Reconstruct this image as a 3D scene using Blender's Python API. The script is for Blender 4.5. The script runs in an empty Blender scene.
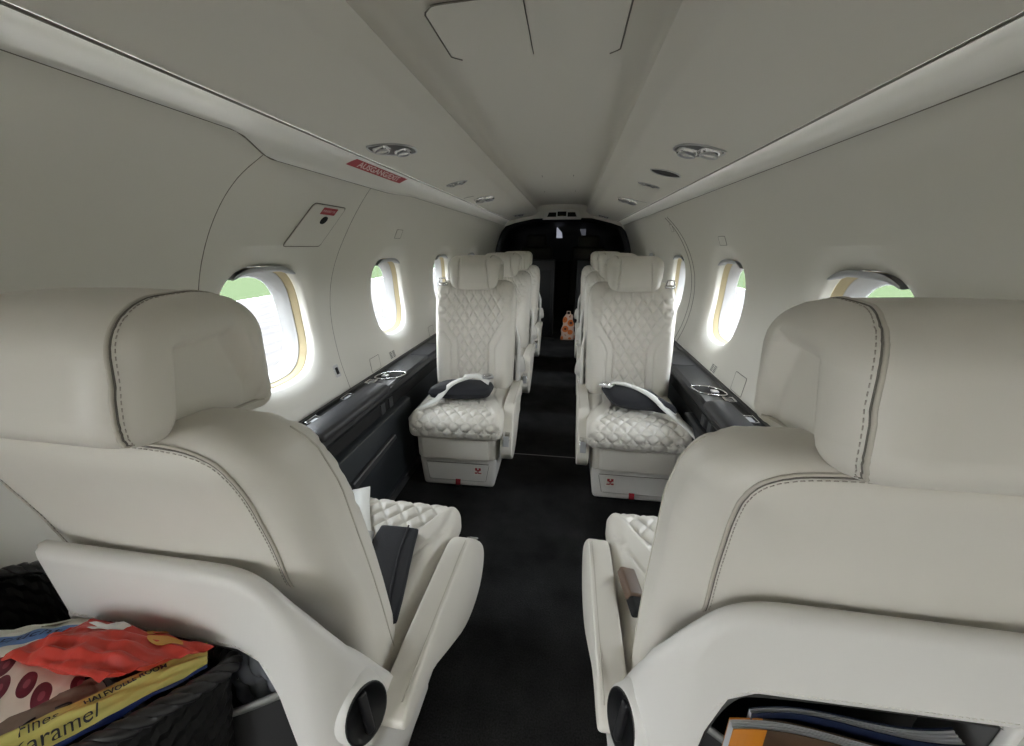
import bpy, bmesh, math, random
import numpy as np
from mathutils import Vector, Matrix
from mathutils.bvhtree import BVHTree
random.seed(4); rng = np.random.default_rng(7)
PI = math.pi
FZ = 0.165            # floor height while building
K = 1.12              # everything is scaled to real cabin size at the end
CAMX, CAMZ = 0.088, 1.10
sc = bpy.context.scene
COL = sc.collection

# ------------------------------------------------------------------ materials
def nt(name):
    m = bpy.data.materials.new(name); m.use_nodes = True
    return m, m.node_tree, m.node_tree.nodes['Principled BSDF']

def mat(name, col, rough=.5, metal=0, bump=None, vary=0, spec=None, coat=0, sheen=0):
    m, t, b = nt(name)
    b.inputs['Base Color'].default_value = (*col, 1)
    b.inputs['Roughness'].default_value = rough
    b.inputs['Metallic'].default_value = metal
    if spec is not None: b.inputs['Specular IOR Level'].default_value = spec
    if coat: b.inputs['Coat Weight'].default_value = coat
    if sheen: b.inputs['Sheen Weight'].default_value = sheen
    tc = t.nodes.new('ShaderNodeTexCoord')
    if bump:
        n = t.nodes.new('ShaderNodeTexNoise'); n.inputs['Scale'].default_value = bump[0]; n.inputs['Detail'].default_value = 4
        t.links.new(tc.outputs['Object'], n.inputs['Vector'])
        bp = t.nodes.new('ShaderNodeBump'); bp.inputs['Strength'].default_value = bump[1]; bp.inputs['Distance'].default_value = bump[2]
        t.links.new(n.outputs['Fac'], bp.inputs['Height']); t.links.new(bp.outputs['Normal'], b.inputs['Normal'])
    if vary:
        n = t.nodes.new('ShaderNodeTexNoise'); n.inputs['Scale'].default_value = 9; n.inputs['Detail'].default_value = 5
        t.links.new(tc.outputs['Object'], n.inputs['Vector'])
        r = t.nodes.new('ShaderNodeMix'); r.data_type = 'RGBA'
        r.inputs['A'].default_value = (*[c * (1 - vary) for c in col], 1); r.inputs['B'].default_value = (*[min(1, c * (1 + vary)) for c in col], 1)
        t.links.new(n.outputs['Fac'], r.inputs['Factor']); t.links.new(r.outputs['Result'], b.inputs['Base Color'])
    return m

def carpet():
    m, t, b = nt('black_carpet')
    tc = t.nodes.new('ShaderNodeTexCoord')
    n = t.nodes.new('ShaderNodeTexNoise'); n.inputs['Scale'].default_value = 260; n.inputs['Detail'].default_value = 3
    n2 = t.nodes.new('ShaderNodeTexNoise'); n2.inputs['Scale'].default_value = 7; n2.inputs['Detail'].default_value = 6
    for q in (n, n2): t.links.new(tc.outputs['Object'], q.inputs['Vector'])
    mx = t.nodes.new('ShaderNodeMath'); mx.operation = 'MULTIPLY'
    t.links.new(n.outputs['Fac'], mx.inputs[0]); t.links.new(n2.outputs['Fac'], mx.inputs[1])
    r = t.nodes.new('ShaderNodeValToRGB')
    r.color_ramp.elements[0].position = .12; r.color_ramp.elements[0].color = (.004, .004, .004, 1)
    r.color_ramp.elements[1].position = .5; r.color_ramp.elements[1].color = (.034, .034, .034, 1)
    t.links.new(mx.outputs[0], r.inputs['Fac']); t.links.new(r.outputs['Color'], b.inputs['Base Color'])
    b.inputs['Roughness'].default_value = .95; b.inputs['Specular IOR Level'].default_value = .15
    bp = t.nodes.new('ShaderNodeBump'); bp.inputs['Strength'].default_value = .8; bp.inputs['Distance'].default_value = .003
    t.links.new(n.outputs['Fac'], bp.inputs['Height']); t.links.new(bp.outputs['Normal'], b.inputs['Normal'])
    return m

M = dict(
    leather=mat('cream_leather', (.68, .655, .60), .42, bump=(420, .10, .0006), vary=.03, spec=.45),
    piping=mat('leather_piping', (.52, .49, .43), .5),
    seam=mat('seam_shadow', (.16, .15, .13), .8),
    stitch=mat('stitch_thread', (.74, .72, .67), .7),
    stitchd=mat('stitch_thread_tan', (.42, .39, .34), .7),
    plastic=mat('cream_plastic', (.68, .67, .645), .48),
    wall=mat('wall_lining', (.68, .665, .61), .62, bump=(900, .12, .0004)),
    ceil=mat('ceiling_lining', (.68, .66, .605), .75, bump=(700, .2, .0005)),
    cove=mat('cove_trim', (.70, .69, .65), .42, bump=(900, .12, .0004)),
    ivory=mat('ivory_window_frame', (.50, .42, .26), .5),
    white=mat('white_reveal', (.50, .50, .50), .45),
    shade=mat('window_blind', (.40, .41, .43), .45),
    carpet=carpet(),
    black=mat('black_console', (.009, .0095, .0105), .40, bump=(500, .1, .0005), spec=.35),
    blackpad=mat('black_padded_leather', (.018, .018, .02), .42, bump=(300, .2, .0006), spec=.5),
    slate=mat('slate_sidewall', (.024, .028, .032), .5, bump=(400, .1, .0005)),
    dark=mat('dark_void', (.004, .004, .004), .8),
    cock=mat('cockpit_black', (.006, .006, .007), .6),
    chrome=mat('chrome', (.75, .75, .76), .14, metal=1),
    satin=mat('satin_metal', (.55, .55, .56), .32, metal=1),
    belt=mat('white_webbing', (.72, .72, .69), .7, bump=(800, .3, .0006)),
    pouch=mat('charcoal_fabric', (.014, .015, .020), .85, bump=(260, .6, .001), sheen=.04),
    red=mat('red_fabric', (.28, .01, .02), .7),
    redlab=mat('red_label', (.36, .035, .045), .5),
    pinkt=mat('label_lettering', (.72, .52, .50), .6),
    grey=mat('grey_print', (.20, .20, .19), .7),
    wicker=mat('black_wicker', (.007, .007, .007), .5, spec=.3),
    paper=mat('magazine_paper', (.62, .64, .68), .6),
    ink=mat('black_ink', (.01, .01, .015), .6),
    navy=mat('navy_ink', (.01, .015, .07), .6),
    cross=mat('white_print', (.80, .80, .78), .45),
    tan=mat('brown_leather', (.12, .075, .05), .5),
    pocket=mat('dark_pocket_lining', (.012, .012, .013), .8),
    glassy=None)
def glass():
    m, t, b = nt('window_glass')
    out = t.nodes['Material Output']
    tr = t.nodes.new('ShaderNodeBsdfTransparent'); tr.inputs['Color'].default_value = (.93, .95, .95, 1)
    gl = t.nodes.new('ShaderNodeBsdfGlossy'); gl.inputs['Roughness'].default_value = .03
    mx = t.nodes.new('ShaderNodeMixShader'); fr = t.nodes.new('ShaderNodeFresnel'); fr.inputs['IOR'].default_value = 1.3
    t.links.new(fr.outputs[0], mx.inputs['Fac']); t.links.new(tr.outputs[0], mx.inputs[1]); t.links.new(gl.outputs[0], mx.inputs[2])
    t.links.new(mx.outputs[0], out.inputs['Surface'])
    return m
M['glass'] = glass(); M['gun'] = mat('gunmetal', (.10, .10, .105), .35, metal=.5)

# ------------------------------------------------------------------ mesh helpers
def link(name, V, F, m, parent=None, smooth=True, uv=None):
    me = bpy.data.meshes.new(name)
    me.from_pydata([tuple(map(float, v)) for v in V], [], [tuple(int(i) for i in f) for f in F])
    me.materials.append(m)
    if smooth: me.shade_smooth()
    if uv is not None:
        l = me.uv_layers.new(name='UVMap')
        vi = np.empty(len(me.loops), dtype=np.int32); me.loops.foreach_get('vertex_index', vi)
        l.data.foreach_set('uv', np.asarray(uv, dtype=np.float32)[vi].ravel())
    me.update()
    o = bpy.data.objects.new(name, me); COL.objects.link(o); o.parent = parent
    return o

class G:                                  # collects several shapes for ONE part
    def __init__(s): s.V = []; s.F = []
    def add(s, V, F):
        b = len(s.V); s.V += [tuple(map(float, v)) for v in V]; s.F += [tuple(int(i) + b for i in f) for f in F]; return s
    def build(s, name, m, parent=None, smooth=True): return link(name, s.V, s.F, m, parent, smooth)

def empty(name, loc, rz=0):
    o = bpy.data.objects.new(name, None); COL.objects.link(o); o.location = loc; o.rotation_euler = (0, 0, rz); o.empty_display_size = .05
    return o
def tag(o, label=None, cat=None, group=None, kind=None):
    if label: o['label'] = label
    if cat: o['category'] = cat
    if group: o['group'] = group
    if kind: o['kind'] = kind
    return o

def axis_pts(h, r, n):
    r = min(r, h * .98); e = 5
    a = r * (1 - np.cos(np.linspace(0, PI / 2, e + 1)))          # dense near edge
    inner = np.linspace(-h + r, h - r, max(2, n - 2 * e))
    return np.concatenate([-h + a[:-1], inner, h - a[::-1][1:]]) if h > r else np.concatenate([-h + a, (h - a[::-1])[1:]])

def roundbox(hx, hy, hz, r, n=(20, 20, 20), fn=None, c=(0, 0, 0)):
    ax = [axis_pts(h, r, k) for h, k in zip((hx, hy, hz), n)]
    L = [len(a) for a in ax]; idx = {}; P = []; F = []
    def vid(i, j, k):
        q = (i, j, k)
        if q not in idx: idx[q] = len(P); P.append((ax[0][i], ax[1][j], ax[2][k]))
        return idx[q]
    for d in range(3):
        u, v = (d + 1) % 3, (d + 2) % 3
        for side in (0, L[d] - 1):
            for a in range(L[u] - 1):
                for b in range(L[v] - 1):
                    q = []
                    for (aa, bb) in ((a, b), (a + 1, b), (a + 1, b + 1), (a, b + 1)):
                        t = [0, 0, 0]; t[d] = side; t[u] = aa; t[v] = bb; q.append(vid(*t))
                    F.append(q if side else q[::-1])
    P = np.array(P); H = np.array([hx, hy, hz]); I = np.clip(P, -(H - r), H - r)
    D = P - I; ln = np.linalg.norm(D, axis=1, keepdims=True); ln[ln == 0] = 1
    N = D / ln; Q = I + r * N
    if fn is not None: Q = fn(Q, N)
    return Q + np.array(c), F

def prism(poly, axis, a, b, bevel=0, seg=3):
    """closed polygon of 2-D points extruded along axis; poly coords are the other two axes in order"""
    bm = bmesh.new(); o = [i for i in range(3) if i != axis]; n = len(poly)
    def mk(p, t):
        v = [0, 0, 0]; v[axis] = t; v[o[0]] = p[0]; v[o[1]] = p[1]; return bm.verts.new(v)
    A = [mk(p, a) for p in poly]; B = [mk(p, b) for p in poly]
    bm.faces.new(A[::-1]); bm.faces.new(B)
    for i in range(n): bm.faces.new((A[i], A[(i + 1) % n], B[(i + 1) % n], B[i]))
    bmesh.ops.recalc_face_normals(bm, faces=bm.faces)
    if bevel: bmesh.ops.bevel(bm, geom=list(bm.edges), offset=bevel, segments=seg, profile=.5, affect='EDGES', clamp_overlap=True)
    bmesh.ops.triangulate(bm, faces=[f for f in bm.faces if len(f.verts) > 4])
    bm.verts.index_update()
    V = [tuple(v.co) for v in bm.verts]; F = [[v.index for v in f.verts] for f in bm.faces]; bm.free()
    return V, F

def tube(pts, r, n=8, closed=False, cap=True, up=None):
    P = [Vector(p) for p in pts]; V = []; F = []; m = len(P)
    rr = r if hasattr(r, '__len__') else [r] * m
    prev = None
    for i, p in enumerate(P):
        t = (P[(i + 1) % m] - P[i - 1]) if closed else (P[min(i + 1, m - 1)] - P[max(i - 1, 0)])
        if t.length < 1e-9: t = Vector((0, 0, 1))
        t.normalize()
        if prev is None:
            a = Vector((0, 0, 1)) if abs(t.z) < .9 else Vector((1, 0, 0)); x = t.cross(a).normalized()
        else:
            x = prev - t * prev.dot(t); x.normalize()
        prev = x; y = t.cross(x)
        for k in range(n):
            an = 2 * PI * k / n; V.append(p + (x * math.cos(an) + y * math.sin(an)) * rr[i])
    for i in range(m if closed else m - 1):
        j = (i + 1) % m
        for k in range(n): F.append((i * n + k, i * n + (k + 1) % n, j * n + (k + 1) % n, j * n + k))
    if cap and not closed:
        F.append(tuple(range(n))[::-1]); F.append(tuple((m - 1) * n + k for k in range(n)))
    return [tuple(v) for v in V], F

def ribbon(pts, wdirs, w, th):
    """flat strap along pts, width vectors wdirs"""
    V = []; F = []; m = len(pts)
    P = [Vector(p) for p in pts]; W = [Vector(d).normalized() for d in wdirs]
    for i in range(m):
        t = (P[min(i + 1, m - 1)] - P[max(i - 1, 0)]).normalized(); n = t.cross(W[i]).normalized()
        for (a, b) in ((-1, -1), (1, -1), (1, 1), (-1, 1)): V.append(P[i] + W[i] * a * w / 2 + n * b * th / 2)
    for i in range(m - 1):
        for k in range(4): F.append((i * 4 + k, i * 4 + (k + 1) % 4, i * 4 + 4 + (k + 1) % 4, i * 4 + 4 + k))
    F.append((3, 2, 1, 0)); F.append(tuple((m - 1) * 4 + k for k in range(4)))
    return [tuple(v) for v in V], F

def resample(pts, step):
    P = np.array(pts, float); d = np.linalg.norm(np.diff(P, axis=0), axis=1); s = np.concatenate([[0], np.cumsum(d)])
    n = max(2, int(s[-1] / step) + 1); t = np.linspace(0, s[-1], n)
    return np.stack([np.interp(t, s, P[:, k]) for k in range(P.shape[1])], 1)
def smooth_poly(pts, it=2, closed=False):
    P = [np.array(p, float) for p in pts]
    for _ in range(it):
        Q = [] if closed else [P[0]]
        for i in range(len(P) if closed else len(P) - 1):
            a, b = P[i], P[(i + 1) % len(P)]; Q += [a * .75 + b * .25, a * .25 + b * .75]
        if not closed: Q.append(P[-1])
        P = Q
    return P

def bvh(V, F): return BVHTree.FromPolygons([Vector(v) for v in V], [tuple(f) for f in F])
def project(tree, pts, d, back=.5):
    out = []; d = Vector(d).normalized()
    for p in pts:
        h = tree.ray_cast(Vector(p) - d * back, d)
        if h[0] is not None: out.append((h[0], h[1]))
    return out
def stitches(hits, side_vec_fn, off, ln=.0032, gap=.0024, r=.00045, lift=.0003):
    g = G(); P = np.array([tuple(h[0]) for h in hits]); N = [h[1] for h in hits]
    d = np.linalg.norm(np.diff(P, axis=0), axis=1); s = np.concatenate([[0], np.cumsum(d)])
    t = 0
    def at(q):
        p = Vector([np.interp(q, s, P[:, k]) for k in range(3)]); i = min(int(np.searchsorted(s, q)), len(N) - 1); return p, N[i], i
    while t + ln < s[-1]:
        a, n, i = at(t); b, _, _ = at(t + ln)
        tg = (b - a).normalized(); sd = tg.cross(n).normalized() * off
        g.add(*tube([a + sd + n * lift, b + sd + n * lift], r, 5)); t += ln + gap
    return g

def offs(hits, off, lift=.0):
    P = [h[0] for h in hits]; out = []
    for i, (p, n_) in enumerate(hits):
        t = (P[min(i + 1, len(P) - 1)] - P[max(0, i - 1)]).normalized(); out.append(p + t.cross(n_).normalized() * off + n_ * lift)
    return out
def sm(a, b, x): t = np.clip((x - a) / (b - a), 0, 1); return t * t * (3 - 2 * t)
def quilt(u, w, cw, ch, D=.0034, s=.0032, puff=.0022):
    inv = math.sqrt(1 / cw ** 2 + 1 / ch ** 2)
    a = u / cw + w / ch; b = u / cw - w / ch
    d = np.minimum(np.abs(a - np.round(a)), np.abs(b - np.round(b))) / inv
    return -D * np.exp(-(d / s) ** 2) + puff * (1 - np.exp(-(d / .010) ** 2))
def dline(P2, pts):
    best = np.full(len(P2), 9.)
    for a, b in zip(pts[:-1], pts[1:]):
        a = np.array(a); b = np.array(b); ab = b - a
        t = np.clip(((P2 - a) @ ab) / (ab @ ab), 0, 1); best = np.minimum(best, np.linalg.norm(P2 - (a + t[:, None] * ab), axis=1))
    return best

def text2d(s, size=1.0, slant=0, bold=0):
    cu = bpy.data.curves.new('lettering', 'FONT'); cu.body = s; cu.size = size; cu.align_x = 'CENTER'; cu.align_y = 'CENTER'; cu.shear = slant
    cu.offset = bold; cu.resolution_u = 3
    ob = bpy.data.objects.new('lettering', cu); COL.objects.link(ob)
    dg = bpy.context.evaluated_depsgraph_get(); me = bpy.data.meshes.new_from_object(ob.evaluated_get(dg))
    V = np.array([tuple(v.co) for v in me.vertices]); F = [tuple(p.vertices) for p in me.polygons]
    bpy.data.objects.remove(ob); bpy.data.curves.remove(cu); bpy.data.meshes.remove(me)
    return V, F
def text_on(s, m, parent, fn, size=1.0, name='lettering', slant=0, bold=0, two=True):
    V, F = text2d(s, size, slant, bold)
    W = [fn(v[0], v[1]) for v in V]
    return link(name, W, F, m, parent, smooth=False)

# ================================================================== CABIN SHELL
Y0, Y1 = -1.15, 4.35
WP = np.array([(.165, .56), (.30, .60), (.45, .645), (.60, .684), (.70, .712), (.80, .729), (.90, .737), (1.0, .731), (1.10, .708), (1.20, .672), (1.28, .632), (1.34, .592), (1.40, .54)])
WPs = np.array(smooth_poly(WP, 3)); WPs = WPs[np.argsort(WPs[:, 0])]
def wx(z): return np.interp(z, WPs[:, 0], WPs[:, 1])
def wpt(side, y, z, off=0.0):             # off > 0 goes into the cabin
    dz = .004; dx = (wx(z + dz) - wx(z - dz)) / (2 * dz); n = np.array([-1, 0, dx]) / math.sqrt(1 + dx * dx)   # inward for the right wall
    p = np.array([wx(z), y, z]) + np.array([n[0], 0, n[2]]) * off
    return (p[0] * side, p[1], p[2])

WIN_Y = [.990, 1.755, 2.545, 3.335]; WH = .172; WW = .168; WZ = .875
WTOP = 1.36
HX, HZ = .29, (.64, 1.10)
def hole(th, k=0.0):                      # rounded rectangle, superellipse 3.2
    c, s = math.cos(th), math.sin(th); n = 2.8
    r = 1 / ((abs(c) / (WW - k)) ** n + (abs(s) / (WH - k)) ** n) ** (1 / n)
    return r * c, r * s
def build_wall(side, name, door=None):
    g = G(); ys = [Y0]
    cells = [(y - HX, y + HX) for y in WIN_Y]
    zs_all = list(np.linspace(.165, HZ[0], 10)) + list(np.linspace(HZ[0], HZ[1], 19))[1:] + list(np.linspace(HZ[1], WTOP, 10))[1:]
    NY = 12
    def grid(ya, yb, ny, zs):
        V = []; F = []; Y = np.linspace(ya, yb, ny + 1)
        for y in Y:
            for z in zs: V.append(wpt(side, y, z))
        nz = len(zs)
        for i in range(ny):
            for j in range(nz - 1):
                q = (i * nz + j, (i + 1) * nz + j, (i + 1) * nz + j + 1, i * nz + j + 1); F.append(q if side < 0 else q[::-1])
        g.add(V, F)
    zlo = [z for z in zs_all if z <= HZ[0] + 1e-6]; zhi = [z for z in zs_all if z >= HZ[1] - 1e-6]; zmid = [z for z in zs_all if HZ[0] - 1e-6 <= z <= HZ[1] + 1e-6]
    cur = Y0
    if door:
        grid(cur, door[0], 3, zs_all); grid(door[0], door[1], 8, [z for z in zs_all if z > 1.18]); cur = door[1]
    for (a, b) in cells:
        grid(cur, a, max(1, int((a - cur) / .08)), zs_all)
        grid(a, b, NY, zlo); grid(a, b, NY, zhi)
        yc = (a + b) / 2
        per = [(y, HZ[0]) for y in np.linspace(a, b, NY + 1)] + [(b, z) for z in zmid[1:]] + [(y, HZ[1]) for y in np.linspace(b, a, NY + 1)[1:]] + [(a, z) for z in zmid[::-1][1:-1]]
        V = []; F = []; n = len(per)
        rings = [('b', 0), ('b', .35), ('b', .62), ('b', .78), ('b', .88), ('b', .94), ('b', .975), ('b', 1.0), ('t', .003, .027), ('t', .006, .034), ('t', .009, .042)]
        for rg in rings:
            for (y, z) in per:
                dy, dz = y - yc, z - WZ; th = math.atan2(dz / 1, dy / 1); hx, hz = hole(th)
                if rg[0] == 'b':
                    k = rg[1]; py, pz = dy + (hx - dy) * k, dz + (hz - dz) * k
                    dist = math.hypot(py - hx, pz - hz); dep = .022 * max(0, 1 - dist / .060) ** 2
                else:
                    hx2, hz2 = hole(th, rg[1]); py, pz, dep = hx2, hz2, rg[2]
                V.append(wpt(side, yc + py, WZ + pz, -dep))
        for r in range(len(rings) - 1):
            for i in range(n):
                j = (i + 1) % n; q = (r * n + i, r * n + j, (r + 1) * n + j, (r + 1) * n + i); F.append(q if side < 0 else q[::-1])
        g.add(V, F); cur = b
    grid(cur, Y1, 4, zs_all)
    o = g.build(name, M['wall']); tag(o, kind='structure'); return o
wl = build_wall(-1, 'wall_left', door=(-1.0, -.60)); wr = build_wall(1, 'wall_right')

# outer skin keeps daylight out of the gap behind the lining
def window_unit(side, yc, num):
    th = np.linspace(0, 2 * PI, 72, endpoint=False)
    def band(name, prof, m, parent=None):
        V = []; F = []
        for (k, dep) in prof:
            for t in th:
                hx, hz = hole(t, k); V.append(wpt(side, yc + hx, WZ + hz, -dep))
        n = len(th)
        for r in range(len(prof) - 1):
            for i in range(n):
                q = (r * n + i, r * n + (i + 1) % n, (r + 1) * n + (i + 1) % n, (r + 1) * n + i); F.append(q if side < 0 else q[::-1])
        return link(name, V, F, m, parent)
    root = band('window_%d' % num, [(.009, .041), (.012, .042), (.017, .060), (.020, .061)], M['ivory']); tag(root, kind='structure')
    band('inner_frame', [(.020, .061), (.023, .062), (.024, .070), (.030, .072), (.031, .080), (.038, .083), (.039, .094), (.046, .097)], M['white'], root)
    V = []; F = []
    for t in th: hx, hz = hole(t, .040); V.append(wpt(side, yc + hx, WZ + hz, -.095))
    V.append(wpt(side, yc, WZ, -.097)); n = len(th)
    for i in range(n): F.append((i, (i + 1) % n, n) if side < 0 else ((i + 1) % n, i, n))
    link('pane', V, F, M['glass'], root)
    # pulled-up blind at the top: a shallow scalloped roll
    V = []; F = []; na = 19
    ang = np.linspace(math.radians(52), math.radians(128), na)
    for dep, drop in ((.012, .000), (.010, .010), (.016, .017), (.040, .018), (.052, .014), (.055, .0)):
        for i, a in enumerate(ang):
            hx, hz = hole(a, .002); e = math.sin((i + .0) / (na - 1) * PI) ** .5
            V.append(wpt(side, yc + hx, WZ + hz - drop * (.35 + .65 * e) , -dep))
    for r in range(5):
        for i in range(na - 1): F.append((r * na + i, r * na + i + 1, (r + 1) * na + i + 1, (r + 1) * na + i))
    link('window_blind', V, F, M['shade'], root)
    return root
k = 1
for s in (-1, 1):
    for y in WIN_Y: window_unit(s, y, k); k += 1

# floor
fl = G()
fl.add([(-.72, Y0, FZ), (.72, Y0, FZ), (.72, 5.6, FZ), (-.72, 5.6, FZ), (-.72, Y0, FZ - .03), (.72, Y0, FZ - .03), (.72, 5.6, FZ - .03), (-.72, 5.6, FZ - .03)],
       [(0, 1, 2, 3), (7, 6, 5, 4), (0, 4, 5, 1), (2, 6, 7, 3), (1, 5, 6, 2), (0, 3, 7, 4)])
tag(fl.build('floor', M['carpet'], smooth=False), kind='structure')
tag(G().add(*prism([(-.30, 1.598), (.30, 1.598), (.30, 1.603), (-.30, 1.603)], 2, FZ, FZ + .0012)).build('trim_1', M['grey'], smooth=False), kind='structure')

# ceiling: (x, z) sections, cabin axis at x=-.008
def extr(prof, ya, yb, ny=1, flip=False):
    V = []; F = []; n = len(prof)
    for y in np.linspace(ya, yb, ny + 1):
        for (x, z) in prof: V.append((x, y, z))
    for j in range(ny):
        for i in range(n - 1):
            q = (j * n + i, j * n + i + 1, (j + 1) * n + i + 1, (j + 1) * n + i); F.append(q if flip else q[::-1])
    return V, F
chan = smooth_poly([(-.252, 1.440), (-.243, 1.446), (-.238, 1.462), (-.225, 1.480), (-.17, 1.495), (-.06, 1.502), (.045, 1.502), (.155, 1.495), (.208, 1.480), (.222, 1.462), (.227, 1.446), (.235, 1.440)], 2)
left_panel = [(-.545, 1.359), (-.40, 1.386), (-.300, 1.405), (-.252, 1.440)]
right_panel = [(.235, 1.440), (.282, 1.402), (.40, 1.375), (.556, 1.338)]
chan = smooth_poly([(-.262, 1.452), (-.264, 1.480), (-.245, 1.498), (-.17, 1.505), (-.06, 1.509), (.045, 1.509), (.155, 1.505), (.230, 1.498), (.248, 1.480), (.246, 1.452)], 2)
def rnd(P, i, r=.012):
    a, b, c = [np.array(q) for q in (P[i - 1], P[i], P[i + 1])]; u = (a - b) / np.linalg.norm(a - b); v = (c - b) / np.linalg.norm(c - b)
    return [tuple((1 - t) ** 2 * (b + u * r) + 2 * t * (1 - t) * b + t * t * (b + v * r)) for t in (0, .25, .5, .75, 1)]
g = G()
g.add(*extr(chan, Y0, Y1 - .02, 1, True))
g.add(*extr([(-.252, 1.440), (-.2565, 1.4455), (-.262, 1.452)], Y0, Y1, 1, True)); g.add(*extr([(.246, 1.452), (.2395, 1.4455), (.235, 1.440)], Y0, Y1, 1, True))
g.add(*extr([left_panel[0], left_panel[1]] + rnd(left_panel, 2) + [left_panel[3]], Y0, Y1, 1, True)); g.add(*extr([right_panel[0]] + rnd(right_panel, 1) + right_panel[2:], Y0, Y1, 1, True))
ceiling = g.build('ceiling', M['ceil']); tag(ceiling, kind='structure')
me = ceiling.data
def cz(x, z_default=None):
    pr = chan if -.252 < x < .235 else (left_panel if x < 0 else right_panel)
    pr = sorted([(p[0], p[1]) for p in pr]); return float(np.interp(x, [p[0] for p in pr], [p[1] for p in pr]))

# cove trims between ceiling panels and walls, lower edge steps down past the door frame on the left
def cove(side, name, edge):
    V = []; F = []; ny = 150; Y = np.linspace(Y0, Y1, ny + 1); nc = 9
    top = (-.541, 1.3635) if side < 0 else (.552, 1.3425)
    for y in Y:
        ze, off = edge(y)
        bx, by, bz = wpt(side, y, ze, off)
        for i in range(nc):
            t = i / (nc - 1); b = .010 * math.sin(t * PI)
            V.append((top[0] + (bx - top[0]) * t + side * b * .6, y, top[1] + (bz - top[1]) * t + b * .8))
        wxp = wpt(side, y, ze + .001, -.004); V.append(wxp)
    n = nc + 1
    for j in range(ny):
        for i in range(n - 1):
            q = (j * n + i, j * n + i + 1, (j + 1) * n + i + 1, (j + 1) * n + i); F.append(q if side > 0 else q[::-1])
    o = link(name, V, F, M['cove']); tag(o, kind='structure'); return o
def edgeL(y):
    z = 1.328 - .030 * float(sm(.80, .93, y)) + .012 * float(sm(1.5, 1.8, y)); return z, .010
def edgeR(y):
    z = 1.302 - .0 * y ; return z, .010
cl = cove(-1, 'trim_2', edgeL); cr = cove(1, 'trim_3', edgeR)
for sd, ef, w_o in ((-1, edgeL, wl), (1, edgeR, wr)):
    link('cove_gap', *tube([wpt(sd, y, ef(y)[0] - .001, .006) for y in np.linspace(Y0, Y1, 200)], .0015, 6), M['seam'], w_o)
# shadow gap strip between ceiling panel and cove
for nm, (x, z), s in (('trim_4', (-.5465, 1.3560), -1), ('trim_5', (.5575, 1.336), 1)):
    tag(G().add(*prism([(x - .0012, z - .002), (x + .0012, z - .002), (x + .0012, z + .002), (x - .0012, z + .002)], 1, Y0, Y1)).build(nm, M['seam'], smooth=False), kind='structure')

V = [(-.60, Y0, FZ), (.60, Y0, FZ), (.70, Y0, .6), (.76, Y0, .9), (.72, Y0, 1.2), (.60, Y0, 1.40), (0, Y0, 1.54), (-.60, Y0, 1.40), (-.72, Y0, 1.2), (-.76, Y0, .9), (-.70, Y0, .6)]
tag(link('wall_back', V, [tuple(range(len(V)))], M['wall'], smooth=False), kind='structure')
# ---- things let into walls
def wall_line(side, pts, r=.0013, name='panel_seam', parent=None, m=None):
    P = resample(pts, .015); return tube([wpt(side, a, b, -.0003) for a, b in P], r, 6)
gs = G()
doorline = smooth_poly([(.905, 1.298), (.845, 1.24), (.80, 1.15), (.765, 1.02), (.75, .88), (.755, .70), (.77, .62)], 2)
gs.add(*wall_line(-1, doorline, .0012))
gs.add(*wall_line(-1, smooth_poly([(1.42, 1.30), (1.36, 1.18), (1.28, 1.02), (1.245, .88), (1.23, .72), (1.225, .60)], 2), .0011))
gs.build('panel_seam', M['seam'], wl)
gs = G()
for d in (0, .055):
    gs.add(*wall_line(1, smooth_poly([(2.52 + d, 1.26), (2.33 + d, 1.16), (2.18 + d, 1.0), (2.12 + d, .85), (2.12 + d, .70), (2.15 + d, .6)], 2), .0022))
gs.build('panel_seam', M['seam'], wr)

def plate(side, name, poly, m, parent=None, th=.002, lift=.0, bev=None, smooth=False):
    """flat item on the wall, polygon given in (y, z)"""
    P = list(poly); n = len(P); V = [wpt(side, a, b, lift + th) for a, b in P] + [wpt(side, a, b, lift - .002) for a, b in P]
    F = [tuple(range(n)), tuple(range(2 * n - 1, n - 1, -1))] + [(i, (i + 1) % n, n + (i + 1) % n, n + i) for i in range(n)]
    return link(name, V, F, m, parent, smooth)
def rrect(cy, cz_, w, h, r=.008, k=4, skew=0):
    out = []
    for (sx, sy, a0) in ((1, 1, 0), (-1, 1, 90), (-1, -1, 180), (1, -1, 270)):
        for i in range(k + 1):
            a = math.radians(a0 + 90 * i / k); out.append((cy + sx * (w / 2 - r) + r * math.cos(a), cz_ + sy * (h / 2 - r) + r * math.sin(a)))
    return [(p[0] + skew * (p[1] - cz_), p[1]) for p in out]
# emergency exit cover on the left wall
ex = plate(-1, 'exit_handle_cover', rrect(1.165, 1.160, .165, .118, .010, skew=.9), M['wall'], th=.0035)
tag(ex, 'cream emergency exit handle cover plate high on left wall above first window', 'cover plate')
gsx = G(); gsx.add(*tube([wpt(-1, a, b, .0018) for a, b in rrect(1.165, 1.160, .169, .122, .010, skew=.9)], .0012, 6, closed=True)); gsx.build('shadow_gap', M['seam'], ex)
plate(-1, 'red_sticker', rrect(1.212, 1.204, .074, .020, .002, skew=.9), M['redlab'], ex, th=.0050)
text_on('EMERGENCY EXIT', M['pinkt'], ex, lambda u, v: wpt(-1, 1.212 + u + v * .9, 1.204 + v, .0056), .0085, 'sticker_lettering')
plate(-1, 'finger_hole', [(1.190 + .013 * math.cos(a) + .9 * .011 * math.sin(a), 1.178 + .011 * math.sin(a)) for a in np.linspace(0, 2 * PI, 24, endpoint=False)], M['dark'], ex, th=.0085)
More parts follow.
